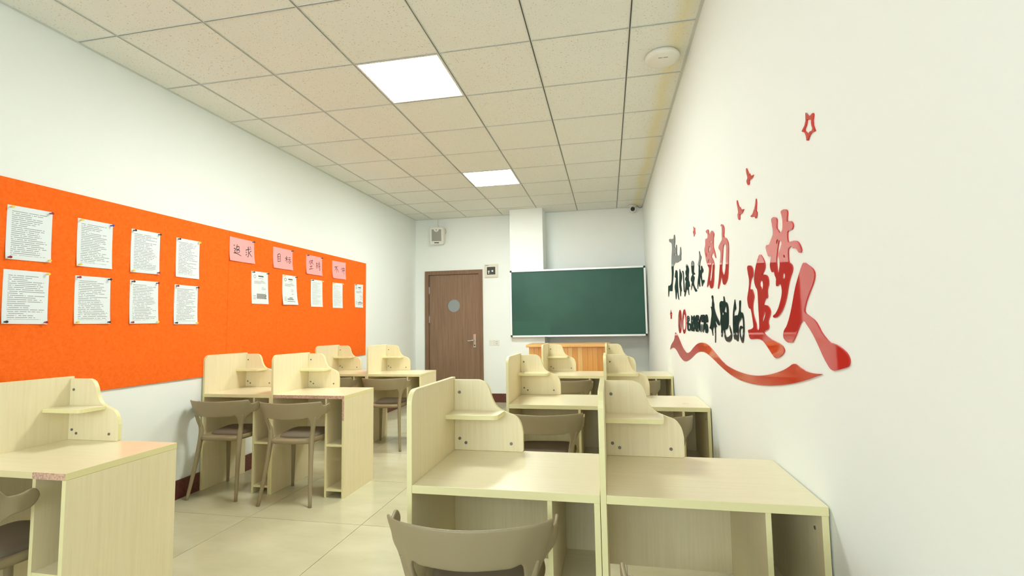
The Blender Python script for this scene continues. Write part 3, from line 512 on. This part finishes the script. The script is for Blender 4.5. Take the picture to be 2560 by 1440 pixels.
bl = lathe('ball', [(0.008, -0.046), (0.030, -0.040), (0.045, -0.022), (0.050, 0.0), (0.045, 0.022), (0.034, 0.036), (0.01, 0.045)], 'white_plastic', ca, 24, 'y', (0.0, -0.01, -0.062))
lathe('lens', [(0.031, 0.0), (0.031, -0.014), (0.022, -0.016)], 'black_plastic', bl, 24, 'y', (0, -0.036, -0.008))
tag(tube('camera_cable', catmull([(3.56, 7.37, HC - 0.012), (3.60, 7.39, HC - 0.010), (3.64, 7.42, HC - 0.03), (3.675, 7.45, HC - 0.012)], 5), [(0.006, 0.006)] * 16, 'print_grey', None, 8), 'short grey cable looping from the security camera into the corner', 'cable')
ap = tag(empty('access_point', (3.522, 3.192, HC + 0.003)), 'round white wireless access point on the ceiling by the right wall', 'access point')
lathe('cover', [(0.100, 0.0), (0.108, -0.010), (0.112, -0.022), (0.108, -0.032), (0.085, -0.040), (0.03, -0.043)], 'white_plastic', ap, 40)
boxes('logo', [(-0.030, -0.048, -0.0435, -0.004, -0.042, -0.0405), (0.002, -0.048, -0.0435, 0.030, -0.042, -0.0405)], 'print_grey', ap)

# ---------------------------------------------------------------- bulletin board and sheets
bb = tag(empty('bulletin_board', (0, 3.45, 0.86)), 'long orange felt bulletin board along the left wall', 'bulletin board')
for a, b in ((-0.35, 3.4655), (3.4675, 5.805)):
    o = box('felt_panel', 0.0015, a - 3.45, 0, 0.012, b - 3.45, 1.195, 'orange_felt', bb, 0.002)
def sheet_mesh(name, quad, material, x0, curl, nu=6, nv=8):
    (ay, az), (by, bz), (cy_, cz), (dy, dz) = quad
    V, Fc, UV = [], [], []
    for side in (0, 1):
        for j in range(nv + 1):
            for i in range(nu + 1):
                u, v = i / nu, j / nv
                y = (ay * (1 - u) + by * u) * (1 - v) + (cy_ * (1 - u) + dy * u) * v
                z = (az * (1 - u) + bz * u) * (1 - v) + (cz * (1 - u) + dz * u) * v
                bulge = 0.005 * math.sin(math.pi * u) * math.sin(math.pi * v) + curl * (v ** 4) * (0.4 + 0.6 * abs(2 * u - 1))
                V.append((x0 + bulge + (0.0006 if side == 0 else 0.0), y, z)); UV.append((u, 1 - v))
    N = (nu + 1) * (nv + 1)
    for j in range(nv):
        for i in range(nu):
            a = j * (nu + 1) + i
            Fc.append((a, a + nu + 1, a + nu + 2, a + 1)); Fc.append((N + a, N + a + 1, N + a + nu + 2, N + a + nu + 1))
    o = mesh_obj(name, V, Fc, material, None, True)
    ul = o.data.uv_layers.new(name='UVMap')
    for lp in o.data.loops: ul.data[lp.index].uv = UV[lp.vertex_index]
    return o
pin_col = ['yrry', 'yby', 'kkyr', 'ky', '.ykr', 'rkyk', 'krry', 'rkky', '.k', '.k', 'kk', '', 'kk', 'yk', 'ky', 'yy', 'k']
pin_map = {'y': 'pin_yellow', 'r': 'pin_red', 'k': 'pin_black', 'b': 'pin_blue'}
ordn = ['fourth', 'third', 'second', 'first']
sheet_labels = (['white printed page, %s of the upper row counting from the pink notes' % k for k in ordn] +
                ['white printed page, %s of the lower row counting from the pink notes' % k for k in ordn] +
                ['pink note handwritten 追求, the one next to the printed pages', 'pink note handwritten 目标, second one after the printed pages', 'pink note handwritten 坚持, third one after the printed pages', 'pink note handwritten 不懈, the one nearest the door'] +
                ['white notice with a grey picture pinned below the first pink note', 'white notice with round emblem and slanted marks below the second pink note', 'finely printed white page below the third pink note', 'finely printed white page below the fourth pink note', 'white notice with round emblem at the board end near the door'])
PIN = None
for k, (kind, quad) in enumerate(SHEETS):
    mname = {'doc': 'text_paper' if k < 9 else 'small_text_paper', 'pink': 'pink_paper', 'notice': 'plain_paper'}[kind]
    o = sheet_mesh({'doc': 'printed_page', 'pink': 'pink_note', 'notice': 'notice_sheet'}[kind], quad, mname, 0.0126, 0.012 if kind == 'pink' else (0.016 if k == 13 else 0.006))
    tag(o, sheet_labels[k], 'paper', {'doc': 'printed pages on the orange board', 'pink': 'pink handwritten notes on the orange board', 'notice': 'notices on the orange board'}[kind])
    for c, p in zip(pin_col[k], quad):
        if c == '.': continue
        cyq, czq = sum(q[0] for q in quad) / 4, sum(q[1] for q in quad) / 4
        py, pz = p[0] + (cyq - p[0]) * 0.13, p[1] + (czq - p[1]) * 0.07
        pn = lathe('push_pin', [(0.004, 0.0), (0.0045, 0.006), (0.003, 0.010), (0.003, 0.016), (0.007, 0.018), (0.007, 0.022)], pin_map[c], o, 10, 'x', (0.0128, py, pz))
    if kind == 'notice':
        (ay, az), (by, bz), (cy_, cz), (dy, dz) = quad
        def pt(u, v, lift):
            return (0.0126 + 0.0010 + 0.005 * math.sin(math.pi * u) * math.sin(math.pi * v) + (0.016 if k == 13 else 0.006) * (v ** 4) * (0.4 + 0.6 * abs(2 * u - 1)) + lift, ay + (by - ay) * u, az + (cz - az) * v)
        def mark(name, u0, v0, u1, v1, material):
            N_ = 4; V, Fc = [], []
            for i in range(N_ + 1):
                for j in range(N_ + 1):
                    V.append(pt(u0 + (u1 - u0) * i / N_, v0 + (v1 - v0) * j / N_, 0.0))
            for i in range(N_):
                for j in range(N_):
                    a = i * (N_ + 1) + j; Fc.append((a, a + 1, a + N_ + 2, a + N_ + 1))
            mesh_obj(name, V, Fc, material, o)
        mark('printed_title', 0.40, 0.115, 0.72, 0.155, 'print_ink')
        mark('printed_subtitle', 0.42, 0.20, 0.70, 0.212, 'print_grey')
        for r_, (u0, u1) in enumerate(((0.55, 0.68), (0.16, 0.78), (0.16, 0.86), (0.16, 0.55))):
            mark('printed_line', u0, 0.265 + 0.032 * r_, u1, 0.277 + 0.032 * r_, 'print_grey')
        for r_, (u0, u1) in enumerate(((0.60, 0.74), (0.60, 0.88), (0.60, 0.92))):
            mark('printed_line', u0, 0.47 + 0.035 * r_, u1, 0.48 + 0.035 * r_, 'print_grey')
        ringv = []
        for t in range(20):
            a = 2 * math.pi * t / 20
            for rr in (1.0, 0.72): ringv.append(pt(0.20 + 0.075 * rr * math.cos(a), 0.155 + 0.055 * rr * math.sin(a), 0.0))
        mesh_obj('printed_emblem', ringv, [(2 * t, 2 * t + 1, (2 * t + 3) % 40, (2 * t + 2) % 40) for t in range(20)], 'print_grey' if k == 12 else 'print_ink', o)
        if k == 12:
            mark('printed_picture', 0.32, 0.68, 0.92, 0.84, 'print_grey'); mark('printed_picture', 0.86, 0.60, 0.92, 0.84, 'print_ink')
        else:
            mark('printed_picture', 0.35, 0.78, 0.93, 0.83, 'print_grey'); mark('printed_picture', 0.48, 0.745, 0.72, 0.765, 'print_ink'); mark('printed_picture', 0.34, 0.87, 0.90, 0.885, 'print_ink')
            mark('printed_picture', 0.66, 0.62, 0.80, 0.64, 'print_grey')
        for r_ in range(3): mark('printed_line', 0.12, 0.74 + 0.05 * r_, 0.27, 0.755 + 0.05 * r_, 'print_grey')
    if kind == 'pink':
        (ay, az), (by, bz), (cy_, cz), (dy, dz) = quad
        halves = {0: ([], []), 1: ([], [])}
        for st_ in STROKES[k - 8]:
            V, Fc = halves[int(sum(p[0] for p in st_) / len(st_) > (ay + by) / 2)]
            pts = st_
            if len(pts) > 2: pts = [p[:2] for p in catmull([(a, b) for a, b in pts], 4)]
            m_ = len(pts)
            for i, (y, z) in enumerate(pts):
                y0, z0 = pts[max(i - 1, 0)]; y1, z1 = pts[min(i + 1, m_ - 1)]
                dy_, dz_ = y1 - y0, z1 - z0; l_ = math.hypot(dy_, dz_) or 1
                w = 0.0042 * (1.0 - 0.55 * i / max(1, m_ - 1))
                u, v = (y - ay) / (by - ay), (az - z) / (az - cz)
                x = 0.0126 + 0.0012 + 0.005 * math.sin(math.pi * u) * math.sin(math.pi * v) + 0.012 * (v ** 4) * (0.4 + 0.6 * abs(2 * u - 1))
                V += [(x, y - dz_ / l_ * w, z + dy_ / l_ * w), (x, y + dz_ / l_ * w, z - dy_ / l_ * w)]
                if i: q = len(V); Fc.append((q - 4, q - 3, q - 1, q - 2))
        for V, Fc in halves.values(): mesh_obj('written_character', V, Fc, 'handwriting_ink', o)

# ---------------------------------------------------------------- wall lettering on the right wall (cut acrylic)
def chaikin(pts, it=2):
    for _ in range(it):
        out = []; m_ = len(pts)
        for i in range(m_):
            p0, p1, p2 = Vector(pts[i - 1]), Vector(pts[i]), Vector(pts[(i + 1) % m_])
            a, b = (p0 - p1), (p2 - p1)
            if a.length < 1e-6 or b.length < 1e-6: out.append(tuple(p1)); continue
            cs = a.normalized().dot(b.normalized())
            if cs > 0.55: out.append(tuple(p1)); continue
            out += [tuple(p1 + a * 0.25), tuple(p1 + b * 0.25)]
        pts = out
    return pts
GL = {
 'zhui': ('large glossy red cut-out character 追 with a long sweeping foot', 'lettering'), 'meng': ('large glossy red cut-out character 梦, topmost of the three big ones', 'lettering'),
 'ren': ('largest glossy red cut-out character 人 with two splayed legs', 'lettering'), 'nu': ('mid-sized glossy red cut-out character 努 beside 力', 'lettering'),
 'li': ('mid-sized glossy red cut-out character 力 right after 努', 'lettering'), 'zai': ('black cut-out character 在 before the red 努', 'lettering'),
 'shi': ('black cut-out character 是 between 都 and 在', 'lettering'), 'dou': ('black cut-out character 都 before 是', 'lettering'),
 'men1': ('left half of the black cut-out character 们', 'lettering'), 'men2': ('right half of the black cut-out character 们, a thin upright stroke', 'lettering'),
 'wo': ('black cut-out character 我 beside the tall bracket figure', 'lettering'), 'bracket': ('tall black cut-out bracket with a skyline top opening the slogan', 'lettering'),
 'badge1': ('red oval badge on the wall, the one nearer the chalkboard', 'badge'), 'badge2': ('red oval badge on the wall, touching the small black lettering', 'badge'),
 't1': ('small black block character next to the red oval badge', 'lettering'), 't2': ('second small black block character after the oval badges', 'lettering'),
 't3': ('third and densest small black block character after the badges', 'lettering'), 't4': ('small black block character made of upright bars', 'lettering'),
 't5': ('last small black block character before 奔', 'lettering'), 'ben': ('black cut-out character 奔 with thin pointed legs', 'lettering'),
 'pao': ('black cut-out character 跑 with a curled foot', 'lettering'), 'de': ('black cut-out character 的 beside the big red 追', 'lettering'),
 'ribbon': ('long red acrylic ribbon swoosh underlining the wall slogan', 'ribbon'), 'bird1': ('uppermost red flying bird cut-out on the wall', 'bird decal'),
 'bird2': ('red bird cut-out flying below the uppermost one, wing pointing up', 'bird decal'), 'bird3': ('red bird cut-out with folded tail just above 梦', 'bird decal'),
 'star1': ('big red outlined star high on the right wall', 'star decal'), 'star2': ('tiny red outlined star above the slogan beside 努', 'star decal'), 'star3': ('tiny red outlined star beside the oval badges, above the ribbon tail', 'star decal')}
NAMES = {'lettering': 'wall_character', 'badge': 'oval_badge', 'ribbon': 'ribbon_decal', 'bird decal': 'bird_decal', 'star decal': 'star_decal'}
for key, (colr, polys) in GLYPHS.items():
    lab, cat = GL[key]
    cd = bpy.data.curves.new('outline', 'CURVE'); cd.dimensions = '2D'; cd.fill_mode = 'BOTH'; cd.extrude = 0.0019
    for pi, poly in enumerate(polys):
        pts = chaikin([(-a, b) for a, b in poly], 1 if key.startswith(('t', 'star')) else 2)
        s_ = cd.splines.new('POLY'); s_.points.add(len(pts) - 1); s_.use_cyclic_u = True
        for q, p in zip(s_.points, pts): q.co = (p[0], p[1], 0, 1)
    tmp = bpy.data.objects.new('tmp', cd)
    me = bpy.data.meshes.new_from_object(tmp)
    bpy.data.objects.remove(tmp); bpy.data.curves.remove(cd)
    cxm = sum(v.co.x for v in me.vertices) / len(me.vertices); zm = min(v.co.y for v in me.vertices)
    for v in me.vertices:           # (u, v, w): u = -y, v = z, w = depth
        u, z, w = v.co
        v.co = (w, -(u - cxm), z - zm)
    fix_normals(me)
    me.materials.clear(); me.materials.append(MATS['red_acrylic' if colr == 'r' else 'black_acrylic'])
    o = link(NAMES[cat], me, None, (XR - 0.0021, -cxm, zm))
    tag(o, lab, cat, 'slogan on the right wall')

# ---------------------------------------------------------------- study desk
D, T, W_ = 0.45, 0.73, 0.603
def make_desk():
    r = empty('study_desk')
    prof = [(0, 0), (D, 0), (D, 1.022)] + arc(0.05, 1.025 - 0.045, 0.045, 90, 180, 6)
    prof = [(0.0, 0.0), (D, 0.0), (D, 1.020)] + [(0.045 + (p[0] - 0.05), p[1]) for p in arc(0.05, 0.980, 0.045, 90, 180, 6)]
    prism('tall_side_panel', prof, 'x', 0.0, 0.0175, 'birch_upright', r, 0.0015)
    box('desktop', 0.0178, 0.0, T - 0.025, W_, D, T, 'birch_flat', r, 0.0012)
    box('side_panel', W_ - 0.018, 0.002, 0.0, W_ - 0.0005, D - 0.001, T - 0.0252, 'birch_upright', r, 0.0012)
    box('divider', 0.446, 0.006, 0.0, 0.461, D - 0.02, T - 0.0252, 'birch_upright', r, 0.0012)
    box('back_panel', 0.0178, D - 0.019, 0.335, W_ - 0.0185, D - 0.003, T - 0.0252, 'birch_upright', r)
    box('shelf', 0.4613, 0.008, 0.362, W_ - 0.0183, D - 0.0195, 0.378, 'birch_flat', r)
    box('shelf', 0.4613, 0.008, 0.045, W_ - 0.0183, D - 0.0195, 0.061, 'birch_flat', r)
    wave = catmull([(0.122, 1.010), (0.148, 0.999), (0.165, 0.973), (0.177, 0.935), (0.199, 0.900), (0.236, 0.881), (0.272, 0.867), (0.292, 0.840), (0.300, 0.805)], 3)
    prism('privacy_panel', [(0.0178, T + 0.0003), (0.0178, 1.010)] + wave + [(0.300, T + 0.006), (0.296, T + 0.0003)], 'y', D - 0.018, D, 'birch_upright', r, 0.0012)
    sh = [(0.0178, 0.322)] + [(x, y) for x, y in arc(0.202, 0.342, 0.02, -90, 0, 5)] + [(0.228, 0.4315), (0.0178, 0.4315)]
    prism('corner_shelf', sh, 'z', 0.872, 0.889, 'birch_flat', r, 0.0012)
    for x, z in ((0.040, 0.960), (0.040, 0.776), (0.066, 0.760), (0.252, 0.761)):
        lathe('screw', [(0.006, -0.0022), (0.006, 0.001)], 'screw_head', r, 12, 'y', (x, D - 0.018, z))
    lathe('screw', [(0.005, -0.002), (0.005, 0.001)], 'screw_head', r, 10, 'x', (W_ - 0.018, 0.05, 0.655))
    return r
def edge_band(r):
    for o in r.children:
        if o.name.split('.')[0] == 'screw': continue
        o.data.materials.append(MATS['birch_edge'])
        for p in o.data.polygons:
            vs_ = [o.data.vertices[i].co for i in p.vertices]
            ext = sorted(max(v[k] for v in vs_) - min(v[k] for v in vs_) for k in range(3))
            if ext[1] < 0.03: p.material_index = 1
def chips(r, lst):
    for b in lst: box('bare_edge', *b, 'chipboard', r)
desk0 = make_desk()
edge_band(desk0)
rows = [  # x, front y, label, bare edges
 (0.012, 1.402, 'birch study desk against the left wall beneath the printed pages', 0),
 (0.616, 1.402, 'birch study desk on the aisle with one short bare chipboard corner', 1),
 (0.012, 3.238, 'birch study desk against the left wall beneath the pink notes', 0),
 (0.616, 3.238, 'birch study desk on the aisle with bare pinkish chipboard front edge', 2),
 (0.012, 4.700, 'birch study desk against the left wall in the row closest to the door', 0),
 (0.616, 4.700, 'birch study desk on the aisle in the row closest to the door', 0),
 (2.478, 1.468, 'birch aisle desk furthest from the chalkboard on the red lettering side', 0),
 (3.082, 1.468, 'birch desk against the red lettering wall, furthest from the chalkboard', 0),
 (2.478, 2.990, 'birch aisle desk in the middle row on the red lettering side', 0),
 (3.082, 2.990, 'birch desk against the red lettering wall in the middle row', 0),
 (2.478, 4.635, 'birch aisle desk directly before the orange podium', 0),
 (3.082, 4.635, 'birch desk between the orange podium and the red lettering wall', 0)]
desks = []
for k, (x, y, lab, chip) in enumerate(rows):
    d = desk0 if k == 0 else copy_tree(desk0)
    d.location = (x, y, 0); desks.append((d, chip))
    tag(d, lab, 'desk', 'birch study desks in rows of two')
for d, chip in desks:
    if chip == 1: chips(d, [(0.455, -0.0012, T - 0.0245, W_ - 0.001, 0.0005, T - 0.0012)])
    if chip == 2: chips(d, [(0.019, -0.0012, T - 0.0245, W_ - 0.001, 0.0005, T - 0.0012), (W_ - 0.0172, 0.0009, T - 0.18, W_ - 0.0012, 0.0025, T - 0.026)])
box('desk_mark', 0.47, 0.13, T - 0.0002, 0.50, 0.138, T + 0.0004, 'chipboard', desks[9][0])

# ---------------------------------------------------------------- chair
def make_chair():
    r = empty('armchair')
    # one moulded shell: back band, arms and the flared tops of the rear legs
    half = [(0.0, -0.240), (0.09, -0.232), (0.168, -0.207), (0.219, -0.166), (0.237, -0.125), (0.242, -0.085), (0.242, -0.038)]
    plan = catmull([(-x, y) for x, y in half[:0:-1]] + half, 14)
    ls = [0.0]
    for a, b in zip(plan, plan[1:]): ls.append(ls[-1] + math.dist(a, b))
    tot = ls[-1] / 2
    LEG = 0.216
    def lerp(tab, s):
        for (a, va), (b, vb) in zip(tab, tab[1:]):
            if s <= b:
                t = (s - a) / (b - a); t = t * t * (3 - 2 * t)
                return va + (vb - va) * t
        return tab[-1][1]
    def ztop(s): return lerp([(0, 0.705), (0.18, 0.709), (0.250, 0.708), (0.283, 0.677), (0.305, 0.676), (tot, 0.689)], s)
    def zbot(s):
        base = lerp([(0, 0.590), (0.12, 0.592), (0.18, 0.602), (0.25, 0.604), (0.32, 0.612), (tot, 0.618)], s)
        d = abs(s - LEG)
        if d < 0.016: return 0.485
        t = (d - 0.016) / (0.046 if s < LEG else 0.080)
        return base if t >= 1 else base - (base - 0.485) * (1 - t) ** 2.4
    cols = []
    for s_, p in zip(ls, plan): cols.append((s_ - tot, p))
    n_ = len(cols); V, Fc = [], []; RN = 20
    for i, (sg, (x, y)) in enumerate(cols):
        s_ = abs(sg)
        x0, y0 = plan[max(i - 1, 0)]; x1, y1 = plan[min(i + 1, n_ - 1)]
        t = Vector((x1 - x0, y1 - y0)).normalized(); nrm = Vector((t.y, -t.x))
        a, b = ztop(s_), zbot(s_)
        e = (tot - s_) / 0.034
        k = math.sqrt(max(0.01, 1 - max(0.0, 1 - e) ** 2)); mid = (a + b) / 2; hh = (a - b) / 2 * k
        lean = lerp([(0, 0.22), (0.13, 0.26), (0.20, 0.34), (0.26, 0.32), (0.32, 0.12), (tot, 0.05)], s_)
        for q in range(RN):
            w = 2 * math.pi * q / RN
            c, sn = math.cos(w), math.sin(w)
            hz = math.copysign(abs(sn) ** 0.55, sn); ho = math.copysign(abs(c) ** 0.5, c) * 0.0065
            z = mid + hh * hz
            off = ho - lean * (0.70 - z)
            V.append((x + nrm.x * off, y + nrm.y * off, z))
    for i in range(n_ - 1):
        for q in range(RN):
            Fc.append((i * RN + q, i * RN + (q + 1) % RN, (i + 1) * RN + (q + 1) % RN, (i + 1) * RN + q))
    Fc.append(tuple(range(RN))); Fc.append(tuple(range((n_ - 1) * RN, n_ * RN)))
    o = mesh_obj('backrest', V, Fc, 'chair_plastic', r, True); fix_normals(o.data)
    # where the flared leg leaves the shell
    li = min(range(n_), key=lambda i: abs(cols[i][0] - LEG))
    x0, y0 = plan[li - 1]; x1, y1 = plan[li + 1]
    t = Vector((x1 - x0, y1 - y0)).normalized(); nrm = Vector((t.y, -t.x))
    def shell(z): return (plan[li][0] - nrm.x * 0.335 * (0.70 - z), plan[li][1] - nrm.y * 0.335 * (0.70 - z), z)
    for s in (-1, 1):
        q = [shell(0.60), shell(0.545), shell(0.50)]
        pth = catmull([(s * 0.190, -0.212, 0.0), (s * 0.168, -0.170, 0.22), (s * (q[2][0] - 0.004), q[2][1] - 0.006, 0.42)] + [(s * a, b, z) for a, b, z in q[::-1]], 5)
        sec = catmull([(0.0115, 0.0115), (0.0145, 0.0140), (0.0175, 0.0165), (0.0165, 0.0140), (0.0165, 0.0090), (0.014, 0.0040)], 5)
        tube('leg', pth, sec, 'chair_plastic', r, 14)
        pth = catmull([(s * 0.187, 0.212, 0.0), (s * 0.178, 0.200, 0.22), (s * 0.168, 0.185, 0.415)], 5)
        tube('leg', pth, catmull([(0.011, 0.011), (0.0145, 0.0145), (0.019, 0.019)], 5), 'chair_plastic', r, 14)
        tube('seat_arm', catmull([(s * (q[2][0] - 0.002), q[2][1] - 0.004, 0.405), (s * 0.140, -0.135, 0.425), (s * 0.10, -0.145, 0.433)], 4), [(0.014, 0.016)] * 9, 'chair_plastic', r, 12)
    out = catmull([(0.0, -0.172), (0.09, -0.168), (0.142, -0.150), (0.162, -0.09), (0.180, 0.02), (0.194, 0.12), (0.188, 0.190), (0.15, 0.222), (0.0, 0.232)], 5)
    out = out + [(-x, y) for x, y in out[-2:0:-1]]
    def dome(name, outline, prof, material, cyo, dish=0.0):
        V, Fc = [], []; n_ = len(outline)
        for sc, z in prof:
            for x, y in outline:
                V.append((x * sc, cyo + (y - cyo) * sc, z))
        for k in range(len(prof) - 1):
            for i in range(n_):
                Fc.append((k * n_ + i, k * n_ + (i + 1) % n_, (k + 1) * n_ + (i + 1) % n_, (k + 1) * n_ + i))
        Fc.append(tuple(range(n_))); Fc.append(tuple(range((len(prof) - 1) * n_, len(prof) * n_)))
        o = mesh_obj(name, V, Fc, material, r, True); fix_normals(o.data)
    dome('seat', out, [(0.90, 0.408), (0.975, 0.412), (1.0, 0.426), (0.985, 0.441), (0.93, 0.445), (0.75, 0.438), (0.45, 0.433)], 'chair_plastic', 0.03)
    pad = [(x * 0.90, 0.075 + (y - 0.03) * 0.76) for x, y in out]
    dome('seat_pad', pad, [(0.99, 0.430), (1.0, 0.440), (0.97, 0.452), (0.85, 0.459), (0.5, 0.463)], 'chair_pad', 0.075)
    return r
chair0 = make_chair()
chairs = [
 (0.865, 1.420, 4, 'taupe plastic armchair at the aisle desk with one bare chipboard corner'),
 (0.265, 3.270, 5, 'taupe plastic armchair with horn-like arms against the left wall beneath the pink notes'),
 (0.872, 3.245, 5, 'taupe plastic armchair at the aisle desk with bare chipboard front edge'),
 (0.265, 4.725, 4, 'taupe plastic armchair at the left wall in the row closest to the door'),
 (0.872, 4.710, 4, 'taupe plastic armchair on the aisle in the row closest to the door'),
 (2.712, 1.470, 5, 'taupe plastic armchair at the lettering-side aisle desk furthest from the chalkboard'),
 (3.375, 1.236, 1, 'taupe plastic armchair by the lettering wall, furthest from the chalkboard'),
 (2.716, 3.015, 5, 'taupe plastic armchair on the aisle in the middle row of the lettering side'),
 (3.326, 3.015, 4, 'taupe plastic armchair at the right wall in the middle row'),
 (2.715, 4.660, 4, 'taupe plastic armchair at the aisle desk directly before the podium'),
 (3.318, 4.662, 4, 'taupe plastic armchair at the corner desk between podium and right wall')]
for k, (x, y, a, lab) in enumerate(chairs):
    c = chair0 if k == 0 else copy_tree(chair0)
    c.location = (x, y, 0); c.rotation_euler = (0, 0, math.radians(a))
    tag(c, lab, 'chair', 'taupe plastic armchairs at the desks')

# ---------------------------------------------------------------- podium
pd = tag(empty('podium', (2.60, 6.2, 0)), 'orange wooden podium of upright planks in front of the chalkboard', 'podium')
hw = 0.50
box('top', -hw - 0.035, -0.03, 0.922, hw + 0.035, 0.52, 0.956, 'podium_wood_1', pd, 0.006)
box('carcass', -hw + 0.018, 0.019, 0.0, hw - 0.018, 0.48, 0.9215, 'podium_wood_2', pd)
npk = 16; pw = 2 * hw / npk
for i in range(npk):
    box('plank', -hw + i * pw + 0.0006, 0.0, 0.0, -hw + (i + 1) * pw - 0.0006, 0.0185, 0.9215, 'podium_wood_%d' % random.choice([0, 0, 1, 2, 3]), pd, 0.0015)
for i in range(8):
    for s in (-1, 1):
        a, b = (-hw, -hw + 0.0175) if s < 0 else (hw - 0.0175, hw)
        box('plank', a, 0.0195 + i * 0.0575, 0.0, b, 0.0195 + (i + 1) * 0.0575 - 0.0012, 0.9215, 'podium_wood_%d' % random.choice([0, 1, 2, 3]), pd, 0.0015)
